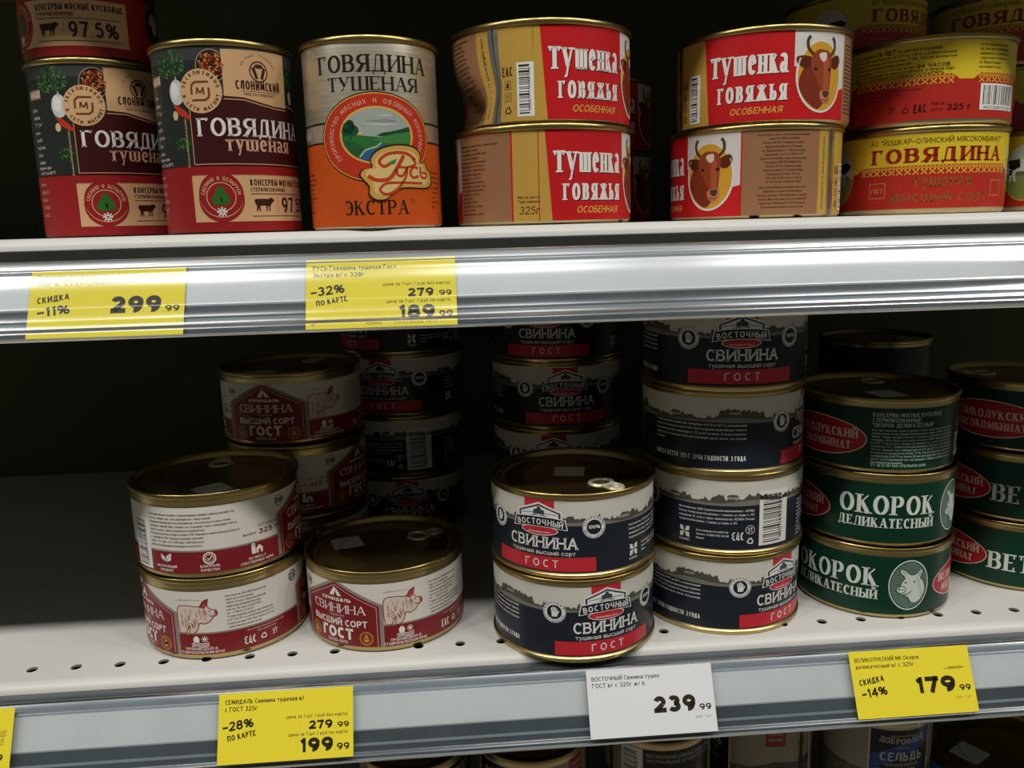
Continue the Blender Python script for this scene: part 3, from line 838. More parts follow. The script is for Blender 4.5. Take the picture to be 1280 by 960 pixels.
    a.rect(299.4, P - 4.4, 2, 49.2, GD, 1)
    a.rect(P - 4.6, P - 4.1, 2, 49.2, RD, 2)
    a.text('Масса нетто', 308, 13.8, 1.5, DKT, 2, width=12, wt=.18); a.text('Тара сварная', 308, 11.6, 1.5, DKT, 2, width=12, wt=.18)
    a.text('325г', 308, 5.6, 4.2, DKT, 2, width=11, wt=.12, shear=.2)
    return a.wrap('red_label', r, deform)

def field_cow(a, x, y, sx, sy, lv=2):
    """black and white cow grazing in an oval picture"""
    a.ell(x, y, sx, sy, '#c9952e', lv, n=44); a.ell(x, y, sx * .95, sy * .95, '#b9bcb0', lv + 1, n=44)
    n = 24
    low = [(x + sx * .95 * math.cos(PI + PI * i / n), y + sy * .95 * math.sin(PI + PI * i / n)) for i in range(n + 1)]
    low = [(p, min(q, y - sy * .12)) for p, q in low]
    a.poly(low, '#7d8446', lv + 2)
    a.poly([(x - sx * .9, y - sy * .12), (x + sx * .9, y - sy * .12), (x + sx * .6, y + sy * .02), (x - sx * .5, y + .04 * sy)], '#5f6b3c', lv + 2)
    s = sx * .82
    q = [(x + p * s, y + t * s + sy * .1) for p, t in COW_SIDE]
    a.poly(q, '#d0cec4', lv + 3)
    K = '#1b1c19'
    for P in ([(-.95, .45), (-.3, .5), (-.25, .1), (-.6, -.05), (-.9, .05)], [(.1, .5), (.5, .52), (.62, .6), (.98, .4), (.95, .28), (.7, .1), (.45, -.05), (.05, .1)], [(-.86, -.02), (-.66, -.02), (-.7, -.3), (-.8, -.3)]):
        a.poly([(x + p * s, y + t * s + sy * .1) for p, t in P], K, lv + 4)

def ornament(a, u0, u1, v0, v1, col, lv):
    """row of lozenges and crosses between two lines"""
    h = v1 - v0
    n = max(2, round((u1 - u0) / (h * .95)))
    st = (u1 - u0) / n
    for k in range(n):
        x = u0 + (k + .5) * st
        a.line([(x - st * .38, v0), (x + st * .38, v0 + h * .62)], .55, col, lv)
        a.line([(x + st * .38, v0), (x - st * .38, v0 + h * .62)], .55, col, lv)
        for dx in (-.25, .25):
            c = x + dx * st
            a.line([(c, v0 + h * .64), (c + st * .2, v0 + h * .82), (c, v1), (c - st * .2, v0 + h * .82), (c, v0 + h * .64)], .38, col, lv)

def art_yellow():
    """yellow over red beef label with an embroidery band"""
    a, r = Art(), 50.6
    YL, RD, DK = '#cdb32a', '#a92a20', '#3a2b14'
    RL = '#8c1f16'
    wrap_rect(a, r, 25.8, 48, YL, 0)
    wrap_rect(a, r, 3.7, 26.2, RD, 1)
    for u0, u1 in ((-48, 48), (90, 150), (164, 201)):
        a.poly([(u0 - 3, 26), (u1 + 3, 26), (u1 - 1, 29.4), (u0 + 1, 29.4)], RD, 2)
        ornament(a, u0, u1, 24.2, 29.0, '#d9b63a', 3)
    a.text('АО "ЙОШКАР-ОЛИНСКИЙ МЯСОКОМБИНАТ"', 0, 42.3, 3.2, '#5a4410', 2, width=83, wt=.14)
    a.text('ГОВЯДИНА', .5, 31.2, 8.6, RL, 2, width=81.5, wt=.3, thin=.12, serif=.1, space=.2)
    a.text('тушеная', 2, 16.4, 8.2, '#8c4f28', 3, width=34, wt=.15)
    a.text('высший сорт', 2, 7.6, 7.0, '#8c4f28', 3, width=57, wt=.15)
    for cx, s in ((-36, 'ГОСТ'), (39, '')):
        a.line([(cx - 5, 10.6), (cx + 5, 10.6), (cx + 5, 19.6), (cx - 5, 19.6), (cx - 5, 10.6)], .4, '#b58a4c', 3)
        if s: a.text(s, cx, 13.6, 3, '#b58a4c', 3, width=7.4)
    for cx in (70, -70):
        field_cow(a, cx, 25.5, 15.5, 18.5, 2)
    a.text('Срок годности', 88, 43.6, 2.1, DK, 3, 'l', width=17); a.text('5 ЛЕТ', 106, 43.4, 2.6, DK, 3, 'l', width=11, wt=.22); a.text('со дня изготовления', 118, 43.6, 2.1, DK, 3, 'l', width=24)
    a.lines(['Хранить при температуре от 0°С до +20°С и относительной', 'влажности воздуха не более 75%. После вскрытия', 'потребительской упаковки консервы хранить при'], 88, 150, 42.6, 1.5, 2.35, DK, just=True)
    a.text('температуре от 0°С до +6°С не более', 88, 33.9, 1.6, DK, 3, 'l', width=40); a.text('24 ЧАСОВ', 129, 33.8, 2.2, DK, 3, 'l', width=18, wt=.2)
    a.text('ДАТА ИЗГОТОВЛЕНИЯ УКАЗАНА НА КРЫШКЕ, В ПЕРВОМ РЯДУ.', 88, 31.6, 1.6, DK, 3, 'l', width=62, wt=.18); a.text('ПЕРЕД УПОТРЕБЛЕНИЕМ РЕКОМЕНДУЕТСЯ РАЗОГРЕТЬ.', 88, 29.7, 1.4, DK, 4, 'l', width=56, wt=.18)
    a.lines(['Информация о продукте смотри на крышке банки, изготовлено по', 'ТУ, консервы мясные кусковые стерилизованные.', 'Масса нетто, пищевая ценность на 100 г', 'белок 15 г, жир 17 г'], 92, 150, 22.5, 1.2, 2.2, '#6d1510', just=False)
    cupfork(a, 116, 11, 2.4, '#3a120c'); recycle(a, 124, 10, 2.6, '#3a120c'); eac(a, 132, 8, 5, '#3a120c')
    a.text('Масса', 138, 12, 1.8, '#3a120c', 3, 'l', width=7, wt=.18); a.text('нетто', 138, 8.6, 1.8, '#3a120c', 3, 'l', width=6.4, wt=.18); a.text('325 г', 146.5, 8.6, 3.6, '#3a120c', 3, 'l', width=14, wt=.2)
    a.lines(['Состав: говядина, жир говяжий,', 'лук, соль, перец черный молотый,', 'лавровый лист. Содержание мяса', 'и жира не менее 97 процентов.', 'АО "Йошкар-Олинский', 'мясокомбинат", Россия,'], 164, 200, 46, 1.4, 2.5, '#6a5a20', just=False)
    a.barcode(166, 198, 8.4, 23.4, False, digits='4600680010324')
    return a.wrap('yellow_label', r)

def art_tall_red():
    """tall charcoal and red label with tan patches and a maroon title panel"""
    a, r = Art(), 35.9
    CH, RD, MR, TN, TX, W = '#272a27', '#8e1f20', '#3c1214', '#c9a074', '#3d1c16', '#d8d4cc'
    DN = '#b9916a'
    wrap_rect(a, r, 34.0, 93, CH, 0); wrap_rect(a, r, 1.0, 34.6, RD, 0)
    wrap_rect(a, r, 86, 93, '#3b3d3b', 1)
    # herbs, spice bowl, garlic, pepper
    rnd = random.Random(11)
    GR = ('#2f5a24', '#3c6f2b', '#4f8436', '#254a20')
    for cx, cy, rr, n in ((-20, 85, 8.5, 150), (-15.5, 46, 4, 26), (50, 80, 5, 40)):
        for k in range(n):
            b, d, t = rnd.uniform(0, 2 * PI), rr * math.sqrt(rnd.random()), rnd.uniform(0, 2 * PI)
            x, y = cx + d * math.cos(b) * 1.2, cy + d * math.sin(b) * .8
            s = rnd.uniform(.7, 1.6)
            c, sn = math.cos(t), math.sin(t)
            a.add([[(x + (p * c - q * sn) * s, y + (p * sn + q * c) * s) for p, q in ((-1, 0), (0, -.35), (1, 0), (0, .35))]], rnd.choice(GR), 1 + k % 3)
    a.ell(3, 83, 7.6, 8.2, '#8d8375', 3); a.ell(3, 83, 7.1, 7.7, '#2b1d14', 4)
    for k in range(130):
        b, d = rnd.uniform(0, 2 * PI), math.sqrt(rnd.random())
        a.ell(3 + 6.2 * d * math.cos(b), 83.4 + 6.4 * d * math.sin(b), .55, .55, rnd.choice(('#9c3f1c', '#b5562a', '#6d2412', '#c28a4c')), 5 + k % 2, n=6)
    a.ell(-16.5, 71, 4.6, 6.2, '#c6c3bf', 4); a.ell(-17.5, 72, 2.4, 4.2, '#dddad6', 5); a.poly([(-17.5, 76), (-15.5, 76), (-16, 79)], '#b9b4a6', 5)
    a.poly([(-19, 64.5), (-17, 65.2), (-12, 61.5), (-9, 57.8), (-11, 57.6), (-16, 60.2)][::-1], '#b8341f', 5); a.poly([(-19, 64.5), (-20.2, 66.2), (-18, 65)], '#3c6f2b', 6)
    a.ell(-18.5, 59.8, 1.7, 2.3, '#c9b088', 5); a.ell(50, 71, 2, 3.6, '#c9a674', 4, n=16)
    # title panel
    a.poly([(-10, 34.5), (72, 34.5), (72, 64), (45, 65.5), (34, 67), (22, 69.5), (8, 69), (-4, 69), (-10, 62)], MR, 3)
    a.line([(72, 35.2), (-9.6, 35.2), (-9.6, 62)], .45, DN, 4); a.line([(4, 69.4), (10, 69.4)], .45, DN, 4); a.line([(44.5, 66.6), (58, 64.8), (72, 64.6)], .45, DN, 4)
    a.line([(8, 67.2), (18, 67.0), (26, 65.2), (35, 63.9), (44.5, 63.8)], .5, DN, 4)
    a.text('ГОВЯДИНА', -6.2, 49, 8.9, W, 5, 'l', width=62, wt=.19, thin=.1, serif=.05)
    a.text('тушеная', 7, 41.6, 7.8, '#c99f80', 5, 'l', width=37, wt=.17, thin=.09, serif=.05)
    # tan crest
    a.poly([(8.3, 68.6), (18, 68.2), (26, 66.4), (35, 65), (44.5, 65), (45, 92), (8.3, 91.2)], TN, 5)
    a.arc_text('НА ПИКЕ ТРАДИЦИИ', 27, 80.6, 9.6, 8.2, 90, 130, 1.15, TX, 6)
    a.ring(27, 81.4, 4.9, 4.9, .7, TX, 6); a.poly([(22.9, 83), (24.8, 83.8), (26.4, 78.2), (25, 77.4)][::-1], TX, 6); a.poly([(31.1, 83), (29.2, 83.8), (27.6, 78.2), (29, 77.4)], TX, 6)
    a.ell(27, 84, 2.4, 1.1, TX, 7, n=18); a.poly([(24.9, 83), (29.1, 83), (27.6, 78), (26.4, 78)][::-1], TN, 7)
    a.text('СЛОНИМСКИЙ', 27, 72.1, 4.5, TX, 6, width=25.5, wt=.18, space=.1); a.line([(17, 71.4), (37, 71.4)], .25, TX, 6)
    a.text('• МЯСОКОМБИНАТ •', 27, 69.2, 1.5, TX, 6, width=20, wt=.16)
    # round shop seal
    a.ell(-3.2, 71, 10.8, 10.8, TN, 7, n=48)
    a.arc_text('ЭКСКЛЮЗИВНО', -3.2, 71, 8.1, 8.1, 90, 150, 1.9, TX, 8, wt=.2); a.arc_text('В СЕТИ МАГНИТ', -3.2, 71, 9.9, 9.9, 270, 150, 1.9, TX, 8, inside=True, wt=.2)
    br = '#6d3f22'
    a.line([(1.2, 75.4), (-5.6, 75.4), (-7.2, 74.2), (-7.6, 72.6), (-7.6, 69.4)], 1.1, br, 8); a.line([(-7.6, 66.6), (-.8, 66.6), (.8, 67.8), (1.2, 69.4), (1.2, 72.6)], 1.1, br, 8)
    a.text('М', -3.2, 69.2, 3.6, br, 8, width=4.4, wt=.24)
    # lower tan box
    a.poly([(-12, 6), (65.5, 6), (65.5, 29.4), (-12, 29.4)], TN, 2)
    for k in range(62):
        a.poly([(-11.6 + k * 1.25, 29.3), (-10.6 + k * 1.25, 29.3), (-11.1 + k * 1.25, 30)], TN, 2)
    a.ell(2.5, 17.4, 11.6, 11.6, RD, 3, n=48); a.ell(2.5, 19.4, 11.2, 11.2, TN, 4, n=48); a.ell(2.5, 20, 11.3, 11.3, RD, 5, n=48)
    a.ring(2.5, 18.6, 7.3, 7.3, .45, TN, 6); a.arc_text('СДЕЛАНО В БЕЛАРУСИ', 2.5, 18.8, 8.3, 8.3, 90, 158, 2.0, TN, 6, wt=.17)
    GRN = '#2f6224'
    a.poly([(-1.6, 14.6), (6.6, 14.6), (7, 17.6), (5.4, 20.6), (3.6, 23.6), (1, 23.6), (-.6, 20.6), (-2.6, 17)], GRN, 7)
    a.ell(4.4, 17.6, 2.6, 2.4, GRN, 8, n=14); a.ell(.6, 17, 2.8, 2.4, GRN, 8, n=14); a.ell(2.6, 22, 2, 1.9, GRN, 8, n=14)
    for k in range(8):
        b = 2 * PI * k / 8
        a.line([(2.5, 11), (2.5 + 2.6 * math.cos(b), 11 + 2.6 * math.sin(b))], .75, W, 7)
    a.text('КОНСЕРВЫ МЯСНЫЕ КУСКОВЫЕ', 17.5, 24.2, 3.3, TX, 3, 'l', width=46, wt=.18); a.text('СТЕРИЛИЗОВАННЫЕ', 17.5, 21.2, 2.1, TX, 3, 'l', width=21, wt=.18)
    a.line([(17.5, 20), (62, 20)], .4, TX, 3); a.line([(17.5, 8.6), (62, 8.6)], .4, TX, 3); a.line([(32.6, 10), (32.6, 18.8)], .25, '#8f6a45', 3)
    cow_side(a, 24.6, 14.6, 5.6, TX, 3)
    a.text('97,5%', 35.2, 10.4, 8.0, TX, 3, 'l', width=25, wt=.17)
    a.ell(89, 23, 10.5, 11.5, '#1e1c1a', 2, n=40); a.ring(89, 23, 9.8, 10.8, .3, '#5a544c', 3)
    for k in range(-4, 5):
        b = math.radians(90 + k * 17)
        a.line([(89 + 3.4 * math.cos(b), 22 + 3.4 * math.sin(b)), (89 + 7.4 * math.cos(b), 22 + 7.8 * math.sin(b))], 1.1, '#a9a49a', 3)
    a.ell(89, 22, 3.2, 4.4, '#a9a49a', 3); a.ring(89, 25, 1.6, 2.4, .5, '#1e1c1a', 4); a.text('ГОСТ', 89, 14.4, 1.8, '#8a857b', 3, width=6)
    # side notes
    a.rect(-40, -28.5, 75.5, 80.5, '#9a6d55', 2); a.text('СЛОНИМСКИЙ', -34, 76.4, 3.2, '#d6c8b8', 3, width=10.5, wt=.18)
    for k, s in enumerate(('Дата', 'и время', 'ТУ', 'масса', 'нетто 338 г', 'Годен 3 года', 'Состав', 'говядина')):
        a.text(s, -38, 69 - k * 4.0, 1.9, '#b9b3a8', 3, 'l', width=5 + k % 3 * 1.6, wt=.16)
    a.text('Изготовитель ОАО Слонимский мясокомбинат', -12.2, 46, 1.3, '#b5a56a', 3, rot=90, width=24)
    a.text('Хранить при', -33, 38, 1.7, '#cfc6ba', 3, width=12); a.text('от 0 °С до 20 °С', -31, 35.2, 1.7, '#cfc6ba', 3, width=14)
    for k, s in enumerate(('Белки', 'Жиры 17 г', 'Ценность', 'на 100 г', 'ккал 213')):
        a.text(s, -40, 29 - k * 4.2, 2.0, '#c98f86', 3, 'l', width=6 + k % 2 * 2.4, wt=.16)
    return a.wrap('tall_red_label', r)

def art_landscape():
    """silver and orange label with the oval valley picture"""
    a, r = Art(), 35.9
    OR, BK, RD, YL, CR = '#c2501a', '#2a1d14', '#b8341f', '#d8a54a', '#d9c7a0'
    wrap_rect(a, r, 1.6, 44.4, OR, 0)
    wrap_rect(a, r, 44.2, 45.2, BK, 1); wrap_rect(a, r, 53.9, 55.0, BK, 1)
    a.text('ГОВЯДИНА', 0.3, 78.5, 8.3, BK, 2, width=61, wt=.2, thin=.07, serif=.09)
    a.text('ТУШЕНАЯ', 0, 69.4, 6.8, BK, 2, width=49, wt=.2, thin=.06, serif=.09)
    a.ell(0.4, 46.2, 30.8, 22.8, BK, 2, n=64); a.ell(.4, 46.2, 30.2, 22.2, YL, 3, n=64); a.ell(.4, 46.2, 29.6, 21.7, RD, 4, n=64)
    a.ell(.4, 47.4, 19.6, 14.4, YL, 5, n=56); a.ell(.4, 47.4, 18.4, 13.4, '#9aa39a', 6, n=56)
    cx, cy, ex, ey = .4, 47.4, 18.4, 13.4
    def inside(pts):
        o = []
        for x, y in pts:
            d = math.hypot((x - cx) / ex, (y - cy) / ey)
            if d > 1: x, y = cx + (x - cx) / d, cy + (y - cy) / d
            o.append((x, y))
        return o
    bot = [(cx + ex * math.cos(math.radians(b)), cy + ey * math.sin(math.radians(b))) for b in range(180, 361, 10)]
    a.poly(inside([(-18, 48), (-10, 47.6), (-2, 46.8)] + [(8, 46.2), (18.6, 48)] ) + bot[::-1][1:-1], '#2f6a34', 7)
    a.poly(inside([(-2, 45.4), (6, 47.6), (12, 50), (18.8, 51), (18.6, 44), (12, 42.5), (4, 43.4)])[::-1], '#3f7d3c', 8)
    a.poly(inside([(0, 47.2), (3, 48.6), (7, 49.2), (11, 50), (18, 52), (18.4, 49.6), (10, 48.2), (4, 47)])[::-1], '#1f4a28', 9)
    a.poly(inside([(-18.5, 46), (-12, 44), (-6, 41), (-9.5, 36), (-14, 38)]), '#25592d', 8)
    a.poly(inside([(-9, 36.2), (-6, 39.6), (1, 41.4), (3, 43.2), (4.6, 43.2), (3.6, 40.6), (0, 38), (-4, 34.4)]), '#2c5a86', 9)
    a.line(inside([(-9, 36.6), (-6, 40), (0, 41.8), (2.4, 43.6)]), .8, '#a9b48c', 10)
    for x, y, s in ((-14, 51.5, 3.2), (-11.6, 50, 2.8), (-15.6, 49.6, 2.4), (-13.2, 53.2, 2.2)):
        a.ell(x, y, s, s * .95, '#1d4d2c', 9, n=16)
    a.rect(-13.8, -12.8, 45.4, 48.8, '#1d4d2c', 9); a.ell(-8, 48.4, 1.2, .9, '#c9b45a', 8, n=12)
    for k, y in enumerate((52.6, 54.6, 57)):
        a.poly(inside([(-8 + 3 * k, y), (2 + k * 3, y + .8), (14 - k * 2, y), (4, y - .7)])[::-1], '#828b84' if k % 2 else '#b3b8ae', 8)
    a.arc_text('ПРОИЗВОДСТВО МЯСНЫХ И ОВОЩНЫХ КОНСЕРВОВ', .4, 46.4, 23.6, 16.9, 97, 236, 2.4, '#dca98a', 5, wt=.13)
    # script name on a gold cloud
    blob = [(-5, 27.5), (-1, 22.6), (-1, 18.6), (2, 16), (7, 16.2), (10, 19), (16, 21.6), (30, 21.6), (34, 24.2), (33.6, 28.6), (30.6, 31.2), (30, 33.6), (26.6, 33.6), (26.4, 38), (22, 41), (13, 41.6), (4.6, 39.4), (0.4, 35.2), (1, 31.4), (-3, 30.4)]
    blob = smooth(blob)
    p_mark = len(a.p)
    gx, gy = 14, 29
    a.poly([(gx + (x - gx) * 1.09, gy + (y - gy) * 1.12) for x, y in blob], BK, 11); a.poly([(gx + (x - gx) * 1.04, gy + (y - gy) * 1.05) for x, y in blob], '#c79a4a', 12); a.poly([(gx + (x - gx) * .9, gy + (y - gy) * .88) for x, y in blob], '#d6b878', 13)
    S = '#b5401f'
    a.line(smooth([(24, 35.2), (18, 38.6), (9, 38.2), (4, 34.6), (6, 31.8), (9.4, 33.2)], False), 1.6, S, 14); a.line(smooth([(17, 37.4), (13, 31), (8.6, 25.6), (2, 25), (-2, 27.2)], False), 2.0, S, 14)
    a.line(smooth([(22, 35.8), (24, 33.4), (19, 31.4), (14, 31.6)], False), 1.2, S, 14)
    a.line(smooth([(12.6, 30.6), (13.2, 27.6), (16, 27.2), (18.6, 31), (17.4, 26), (12, 19.6), (6.4, 17.8), (3.6, 20), (6.4, 23), (12, 23.6), (28, 23.4)], False), 1.3, S, 14)
    a.line(smooth([(25.4, 31), (22.4, 31.6), (20.4, 28.6), (22.2, 26.2), (25.6, 27.2)], False), 1.4, S, 14); a.line(smooth([(27, 32), (27.4, 27), (30.6, 26.2), (31.4, 28.4), (28, 29)], False), 1.3, S, 14)
    a.poly([(9, 34), (13, 35.8), (12, 33.2), (9.6, 32.6)][::-1], '#3f7d3c', 15)
    a.p[p_mark:] = [([(x - 3.2, y) for x, y in q], lv, mt) for q, lv, mt in a.p[p_mark:]]
    a.text('ЭКСТРА', -1.8, 7.6, 7.2, BK, 2, width=34, wt=.17, thin=.06, serif=.09); a.ring(18.4, 14.2, .9, .9, .2, BK, 2)
    DK = '#7a2f10'
    a.lines(['Состав: говядина,', 'жир-сырец говяжий,', 'лук репчатый, соль,', 'перец черный,', 'лавровый лист.', 'Пищевая ценность', 'белки 15,0 г', 'жиры 17,0 г', 'Калорийность', '213 ккал'], -52, -34, 30, 1.3, 2.4, DK, just=False)
    a.lines(['Изготовитель:', 'ООО «Русь», Россия,', 'г. Калининград,', 'ул. Заводская, 9', 'Срок годности', '3 года', 'Масса нетто', '338 г'], 33, 50, 30, 1.3, 2.6, DK, just=False)
    a.rect(-62, -40, 47, 52, '#8f8468', 1); a.text('РУСЬ', -50, 47.8, 3.2, '#c9bd9c', 2, width=14, wt=.2)
    a.barcode(70, 100, 8, 32, False)
    return a.wrap('landscape_label', r)

def art_fish():
    """beige fish label with black front panel, red square, lighthouse and barcode"""
    a, r = Art(), 34.8
    BG, BK, BL, W, RD = '#988b74', '#191919', '#274a8c', '#b9b2a2', '#9c2a22'  # beige darkened to carry the shade under the rail
    wrap_rect(a, r, 3, 89, BG, 0)
    wrap_rect(a, r, 3, 58, '#5d5647', 1)
    rnd = random.Random(8)
    for k in range(420):
        x, y = rnd.uniform(-104, 104), rnd.uniform(40, 59)
        a.line([(x, y), (x + rnd.uniform(-1.5, 1.5), y + rnd.uniform(.4, 2.2))], .4, rnd.choice(('#b3a78e', '#2c2922', '#857a64')), 2)
    a.poly([(22, 58), (110, 58), (110, 64), (90, 67), (70, 62), (50, 65), (34, 60)], '#4c463a', 2)
    a.rect(-21, 21, 3, 89.2, '#cfc8b8', 3); a.rect(-20, 20, 3, 88.4, BK, 4)
    a.poly([(20, 88.4), (12, 88.4), (2, 80), (-20, 70), (-20, 60), (2, 70), (20, 78)][::-1], BL, 5); a.poly([(-20, 60), (-14, 62), (-8, 46), (-20, 40)][::-1], '#2b57ad', 6)
    a.text('ТИХООКЕАНСКИЙ УЛОВ', 0, 83.6, 1.3, W, 6, width=17); a.arc_text('ДОБРОФЛОТ', 0, 78.6 + 60, 60, 60, 270, 26, 4.0, W, 7, inside=True, wt=.2, thin=.12, serif=.06)
    a.text('С 1885 ГОДА', 0, 75.4, 1.2, W, 6, width=9); a.text('СЕЛЬДЬ', 0, 66.6, 6.2, '#c9c2b2', 7, width=28, wt=.18)
    a.text('ТИХООКЕАНСКАЯ', 0, 62.8, 2.2, W, 7, width=22); a.text('НАТУРАЛЬНАЯ', 0, 59.4, 2.2, W, 7, width=18); a.text('С ДОБАВЛЕНИЕМ МАСЛА', 0, 56, 2.0, W, 7, width=24)
    a.rect(44, 57, 76, 89.4, RD, 3); a.text('РЫБНЫЕ', 50.5, 84, 2.2, W, 4, width=9); a.text('МОРСКИЕ', 50.5, 79.8, 2.2, W, 4, width=9)
    a.poly([(67.4, 50), (72.8, 50), (71.6, 74), (68.8, 74)], '#35302a', 3); a.rect(67.6, 72.8, 74, 75.4, '#35302a', 3); a.rect(68.8, 71.6, 75.4, 80, '#35302a', 3); a.poly([(68, 80), (72.4, 80), (70.2, 83)], '#35302a', 3)
    a.barcode(80, 95, 34, 88.6, True, digits='4607001234567')
    a.rect(95.4, 145, 3, 89, '#1d1b18', 3)
    a.text('НАТУРАЛЬНЫЕ РЫБНЫЕ КОНСЕРВЫ', 97.5, 83.8, 2.6, '#a39a88', 4, 'l', width=46, wt=.18); a.text('НАТУРАЛЬНЫЕ КУСКИ СЕЛЬДИ', 97.5, 80.4, 2.4, '#a39a88', 4, 'l', width=44, wt=.18)
    a.lines(['Состав: сельдь тихоокеанская, соль пищевая, пряности', 'Пищевая ценность на 100 г: белок 17 г, жир 15 г', 'Хранить при температуре от 0 до 20 градусов', 'Срок годности 24 месяца. ГОСТ 13865', 'Изготовитель: Россия, Приморский край', 'Масса нетто 245 г'], 97.5, 143, 78.5, 1.5, 3.0, '#a39a88', just=False)
    return a.wrap('fish_label', r)

def art_plain():
    a = Art()
    wrap_rect(a, 48.1, 3.2, 41.6, '#0d2b20', 0)
    wrap_rect(a, 48.1, 38, 38.6, '#2c4a3a', 1)
    return a.wrap('plain_label', 48.1)

def art_blue():
    a, r = Art(), 50.0
    wrap_rect(a, r, 3.5, 47, '#1b7f9e', 0); wrap_rect(a, r, 40, 47, '#2492b3', 1)
    return a.wrap('blue_label', r)

# ------------------------------------------------------------------ cans
def dent(amp, a0, sa, z0, sz):
    def f(x, y, z):
        ang = math.atan2(x, -y) - a0
        ang = (ang + PI) % (2 * PI) - PI
        w = math.exp(-(ang / sa) ** 2 - ((z - z0) / sz) ** 2)
        w += .25 * math.exp(-((ang - .62) / .12) ** 2 - ((z - 24) / 13) ** 2)
        k = 1 - amp * w / math.hypot(x, y) if math.hypot(x, y) > 20 else 1
        return x * k, y * k, z
    return f

def can_meshes(kind, R, H, gold, lid_gold, seam_bottom, neck, deform=None):
    r = R - 1.2
    if seam_bottom:
        prof = [(0, 3.4), (r - 4, 3.4), (r - 2.6, .9), (r - 1.6, 0), (R - .5, 0), (R, .7), (R, 2.5), (R - .6, 3.2), (r, 3.5)]
    else:
        prof = [(0, 1.6), (r - 7, 1.6), (r - 4.6, .2), (r - 3.4, 0), (r - 1.9, .3), (r - .9, 1.1), (r - .15, 2.4), (r, 3.6)]
    z = 4.0
    while z < neck - .01:
        prof.append((r, z)); z += 3.0 if deform else 20.0
    prof += [(r, neck), (r - .1, neck + .6), (r + .12, neck + 1.4), (r, H - 3.2)]
    V, F, M = lathe(prof, None, deform=deform)
    body = mesh_from(kind + '_body', V, F, [gold], sharp=40)
    lp = [(r - .3, H - 3.3), (R - .5, H - 3.1), (R, H - 2.5), (R, H - .7), (R - .5, H - .05), (R - 1.2, H), (R - 1.9, H - .3), (R - 2.6, H - 1.2), (R - 3.2, H - 4.4), (R - 4.2, H - 4.9), (R - 5.4, H - 4.4), (R - 6, H - 3.5),
          (R - 9, H - 3.4), (R - 9.5, H - 3.75), (R - 10.2, H - 3.75), (R - 10.8, H - 3.4), (R * .58, H - 3.4), (R * .56, H - 3.1), (R * .54, H - 3.4), (0, H - 3.4)]
    V, F, M = lathe(lp, None)
    lid = mesh_from(kind + '_lid', V, F, [lid_gold], sharp=40)
    return body, lid

def tab_mesh():
    """ring pull: flat oval ring, bridge, rivet; lies along -Y, rivet end outwards"""
    V, F = [], []
    def ring(cx, cy, rx, ry, w, h, z, n=28):
        b = len(V)
        for i in range(n):
            t = 2 * PI * i / n
            c, s = math.cos(t), math.sin(t)
            for dr, dz in ((0, 0), (w * .25, h), (w * .75, h), (w, 0)):
                V.append((cx + (rx - dr) * c, cy + (ry - dr) * s, z + dz))
        for i in range(n):
            j = (i + 1) % n
            for k in range(4):
                k2 = (k + 1) % 4
                F.append((b + i * 4 + k, b + j * 4 + k, b + j * 4 + k2, b + i * 4 + k2))
    ring(0, 5.5, 8.3, 7.6, 2.6, 1.1, 0)
    ring(0, -6.0, 5.6, 6.4, 2.2, 1.1, 0)
    def disc(cx, cy, rr, z0, z1, n=20):
        b = len(V)
        for zz, q in ((z0, rr), (z1 - .25, rr), (z1, rr - .3)):
            for i in range(n):
                t = 2 * PI * i / n
                V.append((cx + q * math.cos(t), cy + q * math.sin(t), zz))
        for l in range(2):
            for i in range(n):
                j = (i + 1) % n
                F.append((b + l * n + i, b + l * n + j, b + l * n + n + j, b + l * n + n + i))
        F.append(tuple(b + 2 * n + i for i in range(n)))
    disc(0, -7.0, 3.0, -.6, 1.3)
    disc(0, -7.0, 1.7, 1.2, 1.8)
    b = len(V)
    for x, y, z in ((-5.4, -3, .2), (5.4, -3, .2), (5.4, .2, .2), (-5.4, .2, .2), (-5.0, -3, 1.0), (5.0, -3, 1.0), (5.0, .2, 1.0), (-5.0, .2, 1.0)):
        V.append((x, y, z))
    for f in ((3, 2, 1, 0), (4, 5, 6, 7), (0, 1, 5, 4), (1, 2, 6, 5), (2, 3, 7, 6), (3, 0, 4, 7)):
        F.append(tuple(b + i for i in f))
    return mesh_from('ring_pull', V, F, [M_TAB], sharp=30)

def sticker_mesh(w=19, h=19):
    V, F = [], []
    c = 1.2
    pts = []
    for sx, sy, a0 in ((1, 1, 0), (-1, 1, 90), (-1, -1, 180), (1, -1, 270)):
        for k in range(4):
            t = math.radians(a0 + 30 * k)
            pts.append((sx * (w / 2 - c) + c * math.cos(t), sy * (h / 2 - c) + c * math.sin(t)))
    n = len(pts)
    V = [(x, y, 0) for x, y in pts] + [(x, y, .12) for x, y in pts]
    F = [tuple(range(n, 2 * n))] + [(i, (i + 1) % n, n + (i + 1) % n, n + i) for i in range(n)]
    return mesh_from('sticker', V, F, [M_STICKER], sharp=30)

